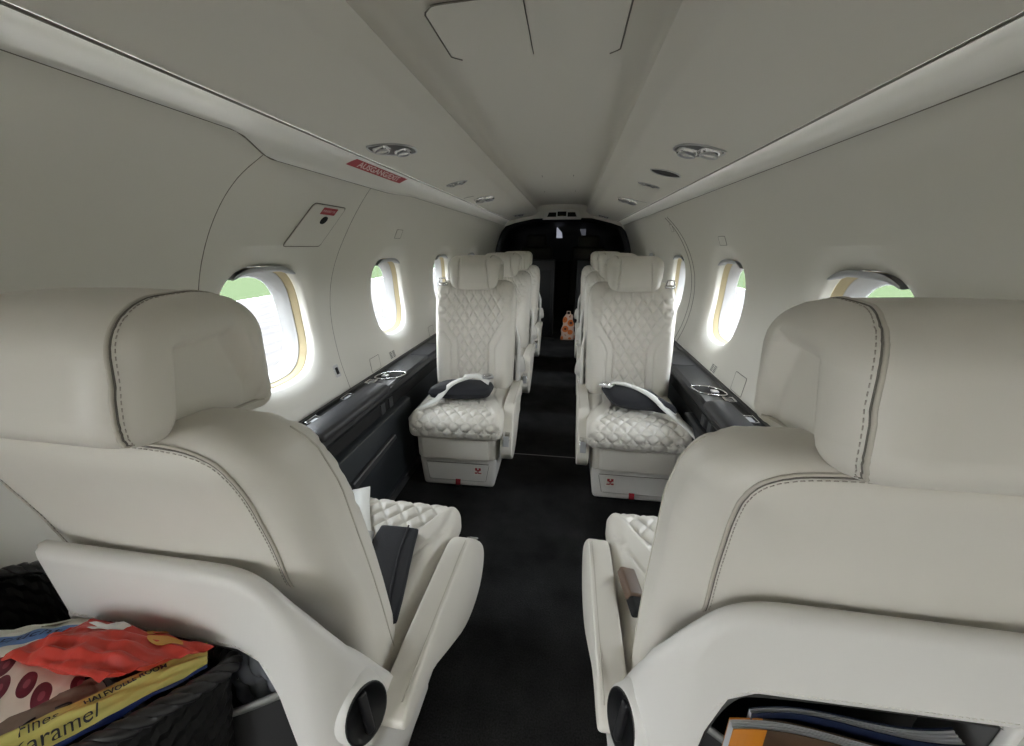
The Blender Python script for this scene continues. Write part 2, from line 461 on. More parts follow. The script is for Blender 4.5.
# red exit sign on the left cove
def covept(y, t, off=.001):
    ze, o2 = edgeL(y); bx, by, bz = wpt(-1, y, ze, o2); top = (-.541, 1.3635); b = .010 * math.sin(t * PI)
    return (top[0] + (bx - top[0]) * t - b * .6 + off * .5, y, top[1] + (bz - top[1]) * t + b * .8 - off)
V = []; F = []; ny_ = 16
for i in range(ny_ + 1):
    for j in range(5):
        t = .24 + .30 * j / 4; y = 1.215 + .385 * i / ny_ + (j / 4 - .5) * -.03; V.append(covept(y, t, .0016))
for i in range(ny_):
    for j in range(4): F.append((i * 5 + j, i * 5 + j + 1, i * 5 + j + 6, i * 5 + j + 5))
sg = link('exit_sign', V, F, M['redlab']); tag(sg, 'long red AUSGANG EXIT strip sign on the left ceiling cove', 'sign')
text_on('AUSGANG/EXIT', M['pinkt'], sg, lambda u, v: covept(1.405 + u * 1.35, .39 - v * 9.5, .0026), .031, 'sign_lettering', bold=.0008)

def latch(side, y, z, w, h, label):
    o = plate(side, 'access_flap', rrect(y, z, w, h, .004, skew=.3), M['wall'], th=.0015)
    G().add(*tube([wpt(side, a, b, .0012) for a, b in rrect(y, z, w + .002, h + .002, .004, skew=.3)], .0008, 5, closed=True)).build('edge_gap', M['seam'], o)
    tag(o, label, 'access flap'); return o
latch(-1, 1.775, 1.152, .06, .035, 'small cream access flap above the second window of left wall')
latch(-1, 1.44, .635, .075, .05, 'small cream flap low on left wall between console switch and cup holder')
latch(-1, 2.12, .63, .075, .05, 'small cream flap low on left wall close to the third window')
latch(1, 1.755, 1.120, .07, .033, 'small cream access flap above the second window of right wall')
latch(1, 1.37, .64, .085, .06, 'small cream flap low on right wall beside the near headrest')
latch(1, 2.50, 1.20, .05, .04, 'small cream flap on the front frame of right wall')
def placard(side, y, z, label):
    o = plate(side, 'printed_placard', rrect(y, z, .055, .034, .002), M['wall'], th=.0012)
    for k in range(2):
        for j in range(5): plate(side, 'print_line' if (k, j) == (0, 0) else 'print_line', rrect(y - .014 + .028 * k, z + .012 - .006 * j, .022, .0042, .0005), M['grey'], o, th=.0016)
    tag(o, label, 'placard'); return o
placard(-1, 1.60, .630, 'grey printed instruction placard below the second window of left wall')
placard(-1, 2.30, .630, 'grey printed instruction placard below the third window of left wall')
placard(1, 1.60, .625, 'grey printed instruction placard below the second window of right wall')
so = plate(-1, 'jack_socket', rrect(1.19, .682, .028, .042, .003), M['satin'], th=.002); plate(-1, 'socket_recess', rrect(1.19, .682, .015, .024, .002), M['dark'], so, th=.003)
tag(so, 'small rectangular headphone jack socket on left wall after first window', 'socket')

# ceiling hatch in the channel (two doors)
hatch = empty('ceiling_hatch', (0, .94, 1.5)); tag(hatch, 'pale double ceiling hatch in the centre channel overhead', 'hatch')
def hatch_door(x0, x1, ya, yb, rside):
    xs = np.linspace(x0, x1, 9); V = []; F = []
    out = []
    for (x, y) in [(x0, ya), (x1, ya), (x1, yb), (x0, yb)]: out.append((x, y))
    nyy = 3
    for y in np.linspace(ya, yb, nyy + 1):
        for x in xs: V.append((x, y - .94, cz(x) - .0035 - 1.5))
    m = len(xs)
    for j in range(nyy):
        for i in range(m - 1): F.append((j * m + i, (j + 1) * m + i, (j + 1) * m + i + 1, j * m + i + 1))
    link('hatch_door', V, F, M['ceil'], hatch)
    b = smooth_poly([(x0, ya), (x1, ya), (x1, yb), (x0, yb)], 0)
    c = .02; path = []
    if rside < 0: corners = [(x1, ya), (x0 + c, ya), (x0, ya + c), (x0, yb - c), (x0 + c, yb)]
    else: corners = [(x0, ya), (x1 - c, ya), (x1, ya + c), (x1, yb - c), (x1 - c, yb)]
    P = resample(corners, .01); return [(x, y - .94, cz(x) - .0035 - 1.5) for x, y in P]
p1 = hatch_door(-.192, -.0125, .815, 1.025, -1); p2 = hatch_door(-.0095, .176, .815, 1.040, 1)
G().add(*tube(p1, .0016, 6)).add(*tube(p2, .0016, 6)).add(*tube([(-.011, -.125, cz(0) - 1.504), (-.011, .09, cz(0) - 1.504)], .0010, 6)).build('hatch_gap', M['seam'], hatch)

# reading-light fittings on the ceiling panels
def almond(L, W, k=24, p=1.5):
    out = []
    for i in range(k):
        a = 2 * PI * i / k; c, s = math.cos(a), math.sin(a)
        out.append((L / 2 * c, W / 2 * math.copysign(abs(s) ** 1.45, s)))
    return out
def ceil_fit(x, y, L, W, rot, label, kind, cat, group=None):
    z = cz(x); sl = (cz(x + .01) - cz(x - .01)) / .02
    root = empty(kind, (x, y, z)); root.rotation_euler = (0, -math.atan(sl), rot * 0); tag(root, label, cat, group)
    def ro(p): return (p[0] * math.cos(rot) - p[1] * math.sin(rot), p[0] * math.sin(rot) + p[1] * math.cos(rot))
    A = [ro(p) for p in almond(L, W)]; B = [ro(p) for p in almond(L * .94, W * .88)]
    V = [(a, b, .0005) for a, b in A] + [(a, b, -.0035) for a, b in A] + [(a, b, -.0035) for a, b in B] + [(a, b, .004) for a, b in B]; n = len(A)
    F = [(r * n + i, r * n + (i + 1) % n, (r + 1) * n + (i + 1) % n, (r + 1) * n + i) for r in range(3) for i in range(n)]
    link('bezel', V, F, M['satin'], root, smooth=False)
    V = [(a, b, -.0012) for a, b in B]; link('recess', V, [tuple(range(n))], M['gun'] if kind != 'speaker_grille' else M['pocket'], root, False)
    if kind != 'speaker_grille':
        ks = 2 if L > .07 else 1
        for q in range(ks):
            cx_, cy_ = ro(((-.22 if q == 0 else .20) * L if ks == 2 else 0, 0)); r = W * .25
            V, F = roundbox(r, r * .85, r * .45, r * .44, (12, 12, 12)); link('lamp_eyeball' if q == 0 else 'air_nozzle', [(v[0] + cx_, v[1] + cy_, v[2] - .001) for v in V], F, M['chrome'], root)
            ring = [(cx_ + r * .75 * math.cos(a), cy_ + r * .75 * math.sin(a), -.001 - r * .42) for a in np.linspace(0, 2 * PI, 20, endpoint=False)]
            link('lens' if q == 0 else 'nozzle_tip', *tube(ring, r * .12, 6, closed=True), M['white'] if q == 0 else M['shade'], root)
    return root
ceil_fit(-.452, 1.245, .185, .098, math.radians(62), 'large almond-shaped chrome reading light on left ceiling panel', 'reading_light', 'ceiling light')
ceil_fit(.446, 1.330, .160, .125, math.radians(140), 'large almond-shaped chrome reading light on right ceiling panel', 'reading_light', 'ceiling light')
ceil_fit(.438, 1.705, .125, .10, math.radians(10), 'dark oval speaker grille on right ceiling panel', 'speaker_grille', 'speaker')
ceil_fit(.434, 2.02, .105, .05, math.radians(10), 'slim flush vent on right ceiling panel after the dark oval grille', 'ceiling_vent', 'vent')
ceil_fit(.428, 2.64, .12, .15, math.radians(20), 'small distant chrome reading light on right ceiling panel', 'reading_light', 'ceiling light')
ceil_fit(.40, 4.1, .12, .10, 0, 'farthest tiny vent on right ceiling panel before the cockpit', 'ceiling_vent', 'vent')
ceil_fit(-.447, 1.92, .11, .065, math.radians(-10), 'slim flush vent on left ceiling panel after the red sign', 'ceiling_vent', 'vent')
ceil_fit(-.443, 2.52, .12, .15, math.radians(20), 'small distant chrome reading light on left ceiling panel', 'reading_light', 'ceiling light')
ceil_fit(-.41, 3.95, .15, .10, math.radians(60), 'farthest tiny vent on left ceiling panel before the cockpit', 'ceiling_vent', 'vent')
gs = G()
for (xa, xb, y) in ((-.47, -.53, 2.36), (.45, .53, 2.58)):
    gs.add(*tube([(xa, y, cz(xa) - .0005), (xb, y, cz(xb) - .0005)], .0012, 5))
for (x, y) in ((-.10, 2.6), (.09, 2.6), (-.13, 3.3), (.11, 3.3)):
    gs.add(*tube([(x, y, cz(x) - .0005), (x, y + .05, cz(x) - .0005)], .0018, 5))
gs.build('panel_seam', M['seam'], ceiling)

# ================================================================== COCKPIT END
sh = G(); n = 25; rings = []
prof0 = [(-wx(z), z) for z in np.linspace(.165, 1.30, 12)] + [(-.50, 1.345), (-.3, 1.375), (0, 1.385), (.3, 1.375), (.5, 1.335)] + [(wx(z), z) for z in np.linspace(1.30, .165, 12)]
V = []; F = []
for i, y in enumerate((4.33, 4.6, 5.0, 5.4, 5.6)):
    s = (1.04, 1.0, .93, .80, .70)[i]
    for (x, z) in prof0: V.append((x * s, y, .85 + (z - .85) * (s if i else 1.02)))
m_ = len(prof0)
for i in range(4):
    for j in range(m_ - 1): F.append((i * m_ + j, i * m_ + j + 1, (i + 1) * m_ + j + 1, (i + 1) * m_ + j))
F.append(tuple(4 * m_ + j for j in range(m_)))
tag(link('wall_front', V, F, M['cock']), kind='structure')
# cream header closing the ceiling above the cockpit opening
hd = [(-.60, 1.30), (-.50, 1.332), (-.3, 1.372), (0, 1.382), (.3, 1.372), (.5, 1.323), (.60, 1.29), (.69, 1.20), (.85, 1.20), (.85, 1.58), (-.85, 1.58), (-.85, 1.20), (-.69, 1.20)]
tag(link('trim_7', *prism(hd, 1, 4.325, 4.335), M['ceil'], None, False), kind='structure')
# dark arch liner with ribs
lin = G()
for q in range(5):
    pts = [(x * (.985 - .004 * q), 4.36 + .05 * q, .85 + (z - .85) * (.975 - .006 * q)) for (x, z) in prof0]
    lin.add(*tube(pts, .010, 6))
tag(lin.build('trim_6', M['black']), kind='structure')
# overhead panel with three dark vents
bx = empty('overhead_vent_panel', (-.008, 4.30, 1.36)); tag(bx, 'cream overhead panel with three black vents above cockpit opening', 'vent panel')
V, F = prism([(-.20, .0), (.20, .0), (.165, .075), (.10, .095), (-.10, .095), (-.165, .075)], 1, -.03, .05, .006); link('housing', V, F, M['plastic'], bx)
for (a, b, c_, d) in ((-.15, -.058, .024, .066), (-.045, .045, .030, .074), (.058, .15, .024, .066)):
    e = .018 if a < -.1 else 0; f = .018 if b > .1 else 0
    link('vent', *prism([(a, c_), (b, c_), (b - f, d), (a + e, d)], 1, -.034, -.028, .0), M['dark'], bx, False)
link('maker_badge', *prism([(-.02, .030), (.02, .030), (.02, .038), (-.02, .038)], 1, -.037, -.033), M['tan'], bx, False)
# instrument panel with screens, pilot seats
ip = empty('instrument_panel', (0, 5.18, FZ)); tag(ip, 'dark cockpit instrument panel with faint screens beyond the aisle', 'instrument panel')
link('panel_body', *prism([(-.5, .0), (.5, .0), (.5, .62), (.35, .75), (-.35, .75), (-.5, .62)], 1, 0, .12, .01), M['cock'], ip)
def flat(name, x0, x1, z0, z1, y, m, par): return link(name, *prism([(x0, z0), (x1, z0), (x1, z1), (x0, z1)], 1, y, y + .004), m, par, False)
scr = mat('cockpit_screen', (.03, .04, .06), .2)
flat('display_screen', -.33, -.12, .52, .68, -.006, scr, ip); flat('display_screen', .12, .33, .52, .68, -.006, scr, ip)
# windscreen glimpses
def windscreen(num, pts):
    o = link('window_%d' % num, pts + [(p[0], p[1] + .01, p[2]) for p in pts], [(0, 1, 2, 3), (7, 6, 5, 4), (0, 4, 5, 1), (1, 5, 6, 2), (2, 6, 7, 3), (3, 7, 4, 0)], WS, None, False); tag(o, kind='structure')
WS, t_, b_ = nt('daylit_windscreen'); b_.inputs['Base Color'].default_value = (.02, .02, .02, 1); b_.inputs['Emission Color'].default_value = (.72, .76, .90, 1); b_.inputs['Emission Strength'].default_value = .28
windscreen(9, [(-.085, 5.15, 1.195), (-.01, 5.15, 1.195), (-.02, 5.15, 1.26), (-.085, 5.15, 1.33)])
WS2 = WS.copy(); WS2.node_tree.nodes['Principled BSDF'].inputs['Emission Strength'].default_value = .06; WS = WS2
windscreen(10, [(.23, 5.15, 1.215), (.275, 5.15, 1.215), (.275, 5.15, 1.30), (.20, 5.15, 1.30)])
pilot = mat('pilot_seat_cover', (.030, .028, .022), .7)
for i, x in enumerate((-.30, .30)):
    r = empty('pilot_seat', (x, 4.75, FZ)); tag(r, ('left' if i == 0 else 'right') + ' dark pilot seat in the unlit cockpit', 'pilot seat', None)
    V, F = roundbox(.19, .05, .33, .04, (12, 8, 16), c=(0, .0, .60)); link('backrest', V, F, pilot, r)
    V, F = roundbox(.12, .045, .07, .035, (10, 8, 8), c=(0, .0, .99 if i == 0 else .98)); link('headrest', V, F, pilot, r)
    V, F = roundbox(.19, .2, .05, .035, (12, 12, 8), c=(0, .22, .30)); link('seat_cushion', V, F, pilot, r)
    link('pedestal', *prism([(-.13, .05), (.13, .05), (.13, .35), (-.13, .35)], 2, 0, .27, .01), M['cock'], r)
# black half-height cabinets either side of the cockpit opening
for i, (x0, x1) in enumerate(((-.545, -.06), (.17, .545))):
    r = empty('forward_cabinet', ((x0 + x1) / 2, 4.2, FZ)); w = (x1 - x0) / 2
    tag(r, ('left' if i == 0 else 'right') + ' low black cabinet standing before the cockpit', 'cabinet')
    link('body', *prism([(-w, 0), (w, 0), (w, .80), (-w, .80)], 1, -.10, .12, .008), M['cock'], r)
    link('door', *prism([(-w + .03, .06), (w - .03, .06), (w - .03, .70), (-w + .03, .70)], 1, -.108, -.098, .003), M['black'], r)

# ================================================================== SIDE CONSOLES
def console(side):
    L = 'left' if side < 0 else 'right'
    r = empty('side_console', (0, 0, FZ)); tag(r, 'long black padded side console ledge along the %s cabin wall' % L, 'side console')
    def q(V): return [(v[0] * side, v[1], v[2] - FZ) for v in V]
    def qf(V, F): return q(V), ([tuple(f)[::-1] for f in F] if side < 0 else F)
    ya, yb = .42, 4.05
    top = [(.692, .604), (.672, .606), (.667, .598), (.570, .598), (.556, .593), (.552, .575), (.560, .560), (.600, .555), (.600, .500), (.692, .500)]
    link('ledge', *qf(*prism(top, 1, ya, yb)), M['black'], r, False)
    # padded arm lid
    V, F = roundbox(.040, .205, .014, .012, (14, 30, 10), fn=lambda Q, N: Q + np.stack([0 * Q[:, 0], 0 * Q[:, 0], -.010 * (np.clip(-Q[:, 0] / .04, 0, 1)) ** 2], 1), c=(.590, 1.06, .606)); link('arm_lid', *qf(V, F), M['blackpad'], r)
    if side > 0: pass
    # cup holder: almond chrome ring with dark well
    for yc in (1.40, 2.95):
        A = [(.612 + b * 1.0, yc + a) for a, b in [(p[0] * math.cos(.5) - p[1] * math.sin(.5), p[0] * math.sin(.5) + p[1] * math.cos(.5)) for p in almond(.125, .078, 32)]]
        A = [(.612 + b, yc + a) for a, b in [(p[0] * math.cos(-.9) - p[1] * math.sin(-.9), p[0] * math.sin(-.9) + p[1] * math.cos(-.9)) for p in almond(.125, .085, 32)]]
        ring = link('cup_holder_ring', *qf(*tube([(x, y, .6005) for x, y in A], .0030, 8, closed=True)), M['chrome'], r)
        V = [(x, y, .5995) for x, y in A]; link('cup_well', *qf(V, [tuple(range(len(V)))]), M['dark'], ring, False)
        V, F = roundbox(.012, .012, .004, .003, (8, 8, 8), c=(.628, yc - .012, .602)); link('cup_gripper', *qf(V, F), M['satin'], ring)
    # framed switches near the wall
    for yc, w in ((.965, .05), (1.155, .05), (1.315, .036), (2.25, .03)):
        o = [(.652 - .016, yc - w / 2), (.652 + .014, yc - w / 2), (.652 + .014, yc + w / 2), (.652 - .016, yc + w / 2)]
        fr = link('switch_frame', *qf(*tube([(x, y, .6015) for x, y in o], .0034, 6, closed=True)), M['chrome'], r, False)
        link('switch', *qf(*prism([(x * .6 + .651 * .4, y * .6 + yc * .4) for x, y in o], 2, .598, .6012)), M['shade'], fr, False)
    # table leaf seams
    for yc in (1.72, 1.95, 2.6):
        link('table_flap', *qf(*prism([(.565, yc), (.655, yc), (.655, yc + .17), (.565, yc + .17)], 2, .597, .6005, .001)), M['blackpad'], r, False)
    # stepped shadow slot and storage panel with handle
    link('slot', *qf(*prism([(.575, .500), (.64, .500), (.64, .555), (.575, .555)], 1, ya, yb)), M['dark'], r, False)
    for yc in (1.235, 1.30):
        link('bracket', *qf(*prism([(.570, .505), (.580, .505), (.580, .545), (.570, .545)], 1, yc - .016, yc + .016, .002)), M['gun'], r, False)
    for (a, b) in ((.45, 1.42), (1.95, 2.8)):
        pan = [(.545, .500), (.560, .505), (.60, .505), (.60, .215), (.545, .22), (.540, .36)]
        p = link('storage_door', *qf(*prism(pan, 1, a, b, .004)), M['slate'], r)
        ym = .5 * (a + b) + (.14 if a < 1 else 0)
        V, F = prism([(ym - .155, .415), (ym + .150, .430), (ym + .165, .408), (ym - .14, .385)], 0, .529, .5415, .004)
        link('door_handle', *qf(V, F), M['gun'], p)
        V, F = prism([(ym - .150, .4145), (ym + .148, .4295), (ym + .150, .425), (ym - .148, .409)], 0, .5275, .531, .001)
        link('handle_edge', *qf(V, F), M['satin'], p, False)
    link('lower_panel', *qf(*prism([(.575, .50), (.69, .50), (.60, .166), (.545, .166), (.548, .22), (.575, .22)], 1, ya, yb)), M['slate'], r, False)
    link('kick_strip', *qf(*prism([(.540, .166), (.548, .166), (.548, .195), (.542, .195)], 1, ya, yb)), M['gun'], r, False)
    return r
console(-1); console(1)

# ================================================================== SEAT
SY = .55      # seat-local origin in y
_zt = np.linspace(.30, 1.05, 301); _k = np.exp(-(np.arange(-24, 25) / 10.) ** 2); _k /= _k.sum()
def _smooth(xs, ys): return np.convolve(np.pad(np.interp(_zt, xs, ys), 24, mode='edge'), _k, 'valid')
_yr = _smooth([.38, .50, .62, .68, .74, .80, .88, .95], [.335, .335, .338, .330, .294, .284, .262, .228])
def yr(z): return np.interp(z, _zt, _yr)
def yf(z): return np.interp(z, [.38, .48, .60, .72, .83, .90, .95], [.470, .462, .438, .412, .385, .362, .335])
def make_seat(sg, loc, rz, label, arm=0.0):
    root = empty('cabin_seat', loc, rz); tag(root, label, 'seat', None)
    def q(V): return [(v[0] * sg, v[1] - SY, v[2] - FZ) for v in V]
    def add(name, V, F, m, par=root, smooth=True):
        return link(name, q(V), ([tuple(f)[::-1] for f in F] if sg < 0 else F), m, par, smooth)
    # ---- backrest (x>0 is the inboard side in build space)
    zc, hz, hy = .668, .282, .07
    V, F = roundbox(.187, hy, hz, .052, (110, 22, 150))
    P = V.copy(); z = P[:, 2] + zc
    N0 = P[:, 1] / hy
    hw = np.interp(z, [.38, .50, .70, .85, .95], [.94, .945, .975, 1.0, .95]); x = P[:, 0] * hw
    ym = (yr(z) + yf(z)) / 2; th = (yf(z) - yr(z)) / 2
    y = ym + N0 * th
    front = sm(.35, .95, N0); ax = np.abs(x)
    # side wings come forward
    y += front * .016 * sm(.07, .15, ax) * sm(.95, .75, z)
    P2 = np.stack([ax, z], 1)
    hwq = np.interp(z, [.38, .68, .70, .86, .95], [.070, .070, .076, .182, .182])
    inside = sm(-.002, .004, hwq - ax)
    qd = quilt(x, z - .70, .041, .062, D=.0062, s=.0034, puff=.0028)
    bl = [(.070, .38), (.070, .675), (.078, .70), (.182, .862)]; bl2 = [(.100, .38), (.100, .665), (.110, .692), (.186, .81)]
    gr = -.0075 * np.exp(-(dline(P2, bl) / .004) ** 2) - .0065 * np.exp(-(dline(P2, bl2) / .004) ** 2)
    edgef = sm(.180, .158, ax); y += front * (qd * inside * (.05 + .95 * edgef) + gr * edgef + .004 * edgef * sm(.0, .03, dline(P2, bl)) * (1 - inside))
    # rear: slight cushion bulge
    rear = sm(.35, .95, -N0); y -= rear * .006 * np.cos(np.clip(x / .15, -1, 1) * PI / 2)
    BV = np.stack([x, y, z], 1); back = add('backrest', BV, F, M['leather']); btree = bvh(BV, F)
    # rear seam with piping and stitches
    path = resample(smooth_poly([(-.146, .74), (-.155, .88), (-.156, .915), (-.140, .935), (-.10, .940), (.0, .940), (.10, .940), (.140, .935), (.156, .915), (.155, .88), (.146, .74)], 2), .004)
    hits = project(btree, [(a, 0, b) for a, b in path], (0, 1, 0))
    add('piping', *tube([h[0] + h[1] * .0004 for h in hits], .0017, 6), M['piping'], back)
    add('seam', *tube(offs(hits, .0021, -.0002), .0009, 5), M['seam'], back)
    sg_ = stitches(hits, None, .0046); add('stitching', sg_.V, sg_.F, M['stitchd'], back)
    # edge piping down both sides
    for s in (-1, 1):
        pts = [(s * .3, float(yf(zz)) - .030, zz) for zz in np.linspace(.46, .93, 90)]
        hs = project(btree, pts, (-s, 0, 0)); add('edge_piping', *tube([h[0] for h in hs], .0013, 6), M['piping'], back)
    # ---- headrest
    hx_, hyh, hzh, r = .115, .083, .072, .038
    V, F = roundbox(hx_, hyh, hzh, r, (76, 56, 50))
    x, y, z = V[:, 0].copy(), V[:, 1].copy(), V[:, 2].copy()
    t = (z / hzh + 1) / 2
    x *= 1 + .05 * (t - .3) - .03 * sm(.3, 1, y / hyh)
    low = 1 - t
    z = z - low * .022 * (y / hyh) + low * .008                      # front hangs lower
    z += -.010 * sm(.2, 1, np.abs(y) / hyh) * t
    y = y + .026 * (t - .5) * sm(1, -1, y / hyh)                             # top leans forward
    z += .004 * np.cos(np.clip(x / hx_, -1, 1) * PI / 2) * t
    # recessed side panels
    ax = np.abs(V[:, 0]); sidef = sm(.75, .98, ax / hx_)
    poly_in = np.minimum(np.minimum(sm(-.040, -.028, V[:, 1]), sm(.060, .042, V[:, 1] + .40 * (V[:, 2] + .02))), sm(.040, .024, V[:, 2] - .14 * V[:, 1]))
    x -= np.sign(x) * .021 * poly_in * sm(.50, .85, ax / hx_)
    # front seams
    fr = sm(.6, 1, V[:, 1] / hyh); y -= fr * .0075 * np.exp(-((np.abs(V[:, 0]) - .066 + .12 * V[:, 2]) / .0035) ** 2)
    HV = np.stack([x, y + .301, z * .96 + .988], 1)
    head = add('headrest', HV, F, M['leather']); ht = bvh(HV, F)
    pth = resample(smooth_poly([(-.095, .930), (-.104, .95), (-.108, .99), (-.1035, 1.028), (-.090, 1.045)], 2), .003)
    for s in (-1, 1):
        hits = []
        cp = resample(smooth_poly([(.103, .215, .918), (.108, .210, .935), (.110, .212, .97), (.107, .220, 1.0), (.102, .230, 1.030), (.093, .248, 1.053), (.080, .285, 1.070), (.074, .33, 1.066), (.072, .36, 1.05)], 3), .003)
        for c_ in (cp if s > 0 else cp[:int(len(cp) * .62)]):
            loc_, n_, _, _ = ht.find_nearest(Vector((s * c_[0], c_[1], c_[2])))
            if not hits or (loc_ - hits[-1][0]).length > .0012: hits.append((loc_, n_))
        if s < 0: hits = hits[::-1]
        add('piping', *tube([h[0] for h in hits], .0017, 6), M['piping'], head)
        add('seam', *tube(offs(hits, .0021, -.0002), .0009, 5), M['seam'], head)
        sg_ = stitches(hits, None, .0052); add('stitching', sg_.V, sg_.F, M['stitchd'], head)
    bot = project(ht, [(xx, 0, .936) for xx in np.linspace(-.098, .098, 40)], (0, 1, 0))
    add('bottom_piping', *tube([h[0] for h in bot], .0016, 6), M['piping'], head)
    for s in (-1, 1): add('headrest_post', *tube([(s * .05, .29, .90), (s * .05, .29, .96)], .008, 10), M['dark'])
    # ---- seat cushion
    def cf(Q, N):
        x, y, z = Q[:, 0].copy(), Q[:, 1].copy(), Q[:, 2].copy()
        top = sm(.3, .95, N[:, 2]); frn = sm(.3, .95, N[:, 1]); Y = y + .600
        z += np.where(z > 0, .010 * (y + .2), 0) - .012 * sm(.15, .2, y) * (z > 0)
        hq = np.interp(Y, [.40, .60, .80, .9], [.07, .075, .165, .18]); ax = np.abs(x)
        ins = sm(-.003, .004, hq - ax)
        w = np.where(N[:, 1] > .5, .80 + (.05 - z), Y)
        w = Y * 1.0 + (1 - sm(-.045, .045, z)) * .08 * frn
        qd = quilt(x, w - .80, .047, .062, D=.0058, s=.0034, puff=.0026)
        P2 = np.stack([ax, Y], 1)
        l1 = [(.07, .40), (.075, .60), (.170, .80)]; l2 = [(.11, .40), (.112, .56), (.176, .70)]
        g_ = -.0045 * np.exp(-(dline(P2, l1) / .003) ** 2) - .004 * np.exp(-(dline(P2, l2) / .003) ** 2)
        d = (qd * np.maximum(ins, frn) + g_ * (1 - frn)) * np.maximum(top, frn) * sm(-.042, -.022, z)
        sidem = .006 * (1 - ins) * top * sm(.40, .5, Y)
        return np.stack([x + N[:, 0] * d, y + N[:, 1] * d, z + N[:, 2] * (d + sidem)], 1)
    V, F = roundbox(.182, .205, .046, .030, (100, 110, 30), cf, c=(0, .600, .440)); cush = add('seat_cushion', V, F, M['leather'])
    # welt line round cushion
    # ---- seat frame below cushion
    V, F = roundbox(.158, .165, .052, .018, (20, 20, 14), c=(0, .612, .348)); add('seat_frame', V, F, M['leather'])
    V, F = roundbox(.135, .010, .046, .009, (20, 8, 14), c=(-.004, .777, .348)); add('front_panel', V, F, M['leather'])
    # ---- pedestal
    ped = [(-.145, FZ + .004), (.145, FZ + .004), (.158, FZ + .135), (-.158, FZ + .135)]
    p = add('pedestal', *prism(ped, 1, .46, .765, .014), M['plastic'])
    pan = [(-.118, FZ + .034), (.112, FZ + .034), (.128, FZ + .112), (-.128, FZ + .112)]
    ap = add('access_panel', *prism(pan, 1, .760, .7685, .002), M['plastic'], p, False)
    loop = [(a, .7665, b) for a, b in pan]; add('panel_gap', *tube(resample(loop + [loop[0]], .01), .0014, 6), M['seam'], ap)
    ex_ = .083
    sgn_flip = -1
    def em(px, pz, w, h, name, m, yy): return add(name, *prism([(ex_ + px - w / 2, pz - h / 2), (ex_ + px + w / 2, pz - h / 2), (ex_ + px + w / 2, pz + h / 2), (ex_ + px - w / 2, pz + h / 2)], 1, yy, yy + .0012), m, ap, False)
    zc_ = FZ + .083
    em(0, zc_, .034, .040, 'life_vest_emblem', M['stitch'], .7685)
    eg = G()
    for (a, b, w, h) in ((-.007, .008, .009, .011), (.007, .008, .009, .011), (0, .002, .012, .006), (-.008, -.009, .010, .006), (.007, -.010, .013, .004), (0, -.004, .004, .012)):
        eg.add(*prism([(ex_ + a - w / 2, zc_ + b - h / 2), (ex_ + a + w / 2, zc_ + b - h / 2), (ex_ + a + w / 2, zc_ + b + h / 2), (ex_ + a - w / 2, zc_ + b + h / 2)], 1, .7697, .7708))
    add('emblem_figure', eg.V, eg.F, M['redlab'], ap, False)
    st = add('red_strap', *ribbon([(.0, .769, FZ + .040), (.0, .773, FZ + .030), (.0, .775, FZ + .012)], [(1, 0, 0)] * 3, .020, .003), M['red'], p, False)
    add('strap_buckle', *prism([(-.014, FZ + .006), (.014, FZ + .006), (.014, FZ + .018), (-.014, FZ + .018)], 1, .772, .777, .001), M['dark'], st, False)
    # ---- armrest on the inboard side
    a0 = .188 + arm; w_ = .045
    prof = smooth_poly([(.330, .500), (.62, .502), (.675, .492), (.730, .440), (.785, .375), (.780, .325), (.73, .285), (.62, .300), (.50, .385), (.42, .445), (.328, .452)], 2, closed=True)
    ar = add('armrest', *prism([tuple(p_) for p_ in prof], 0, a0, a0 + w_, .011, 4), M['leather'])
    tp = [(a0 + w_ - .008, y_, z_) for y_, z_ in ((.345, .4995), (.62, .5010), (.66, .4975))]
    add('piping', *tube(resample(tp, .01), .0012, 6), M['piping'], ar)
    V, F = prism([(.746, .413), (.756, .421), (.778, .396), (.766, .387)], 0, a0 + .010, a0 + .036, .002)
    lv = add('recline_lever', V, F, M['chrome'], ar)
    V, F = prism([(.758, .402), (.770, .410), (.790, .376), (.778, .368)], 0, a0 + .012, a0 + .034, .002)
    add('lever_base', V, F, M['shade'], lv)
    arm_br = prism([(.40, .40), (.62, .40), (.62, .30), (.45, .30)], 0, .155, a0 + .004, .004); add('arm_bracket', *arm_br, M['plastic'])
    # ---- moulded rear shell: band across, inboard leg wraps round the side
    def shell_path(u):               # u along the shell: 0 outboard end .. 1 side front; returns x,y and outward normal
        Lr, La, Ls = .293, .055, .112
        tot = Lr + La + Ls; s = u * tot
        if s < Lr: return (-.138 + s, .268, 0, -1)
        s2 = s - Lr
        if s2 < La:
            a = s2 / La * PI / 2; R = La / (PI / 2); return (.155 + R * math.sin(a), .268 + R - R * math.cos(a), math.sin(a), -math.cos(a))
        s3 = s2 - La; R = La / (PI / 2); return (.155 + R, .268 + R + s3 * 1.7, 1, 0)
    tot = .46
    _ss = np.linspace(-.05, .51, 281); _kk = np.exp(-(np.arange(-20, 21) / 9.) ** 2); _kk /= _kk.sum()
    _zs = np.convolve(np.pad(np.interp(_ss, [0, .24, .27, .30, .325, .352, .372, .392, .42, .46], [.784, .788, .783, .760, .718, .650, .575, .50, .41, .31]), 20, mode='edge'), _kk, 'valid')
    def ztop(u):
        s = u * tot
        return float(np.interp(s, _ss, _zs)) if 1 else float(np.interp(s, [0, .24, .27, .30, .325, .352, .372, .392, .42, .46], [.784, .788, .783, .760, .718, .650, .575, .50, .41, .31]))
    def zbot(u):
        s = u * tot                  # lower edge of the band / pocket opening, then the leg down to the base
        if s < .265: return float(np.interp(s, [0, .01, .24, .265], [.690, .688, .684, .670]))
        return float(np.interp(s, [.265, .280, .292, .300], [.670, .62, .52, .30]))
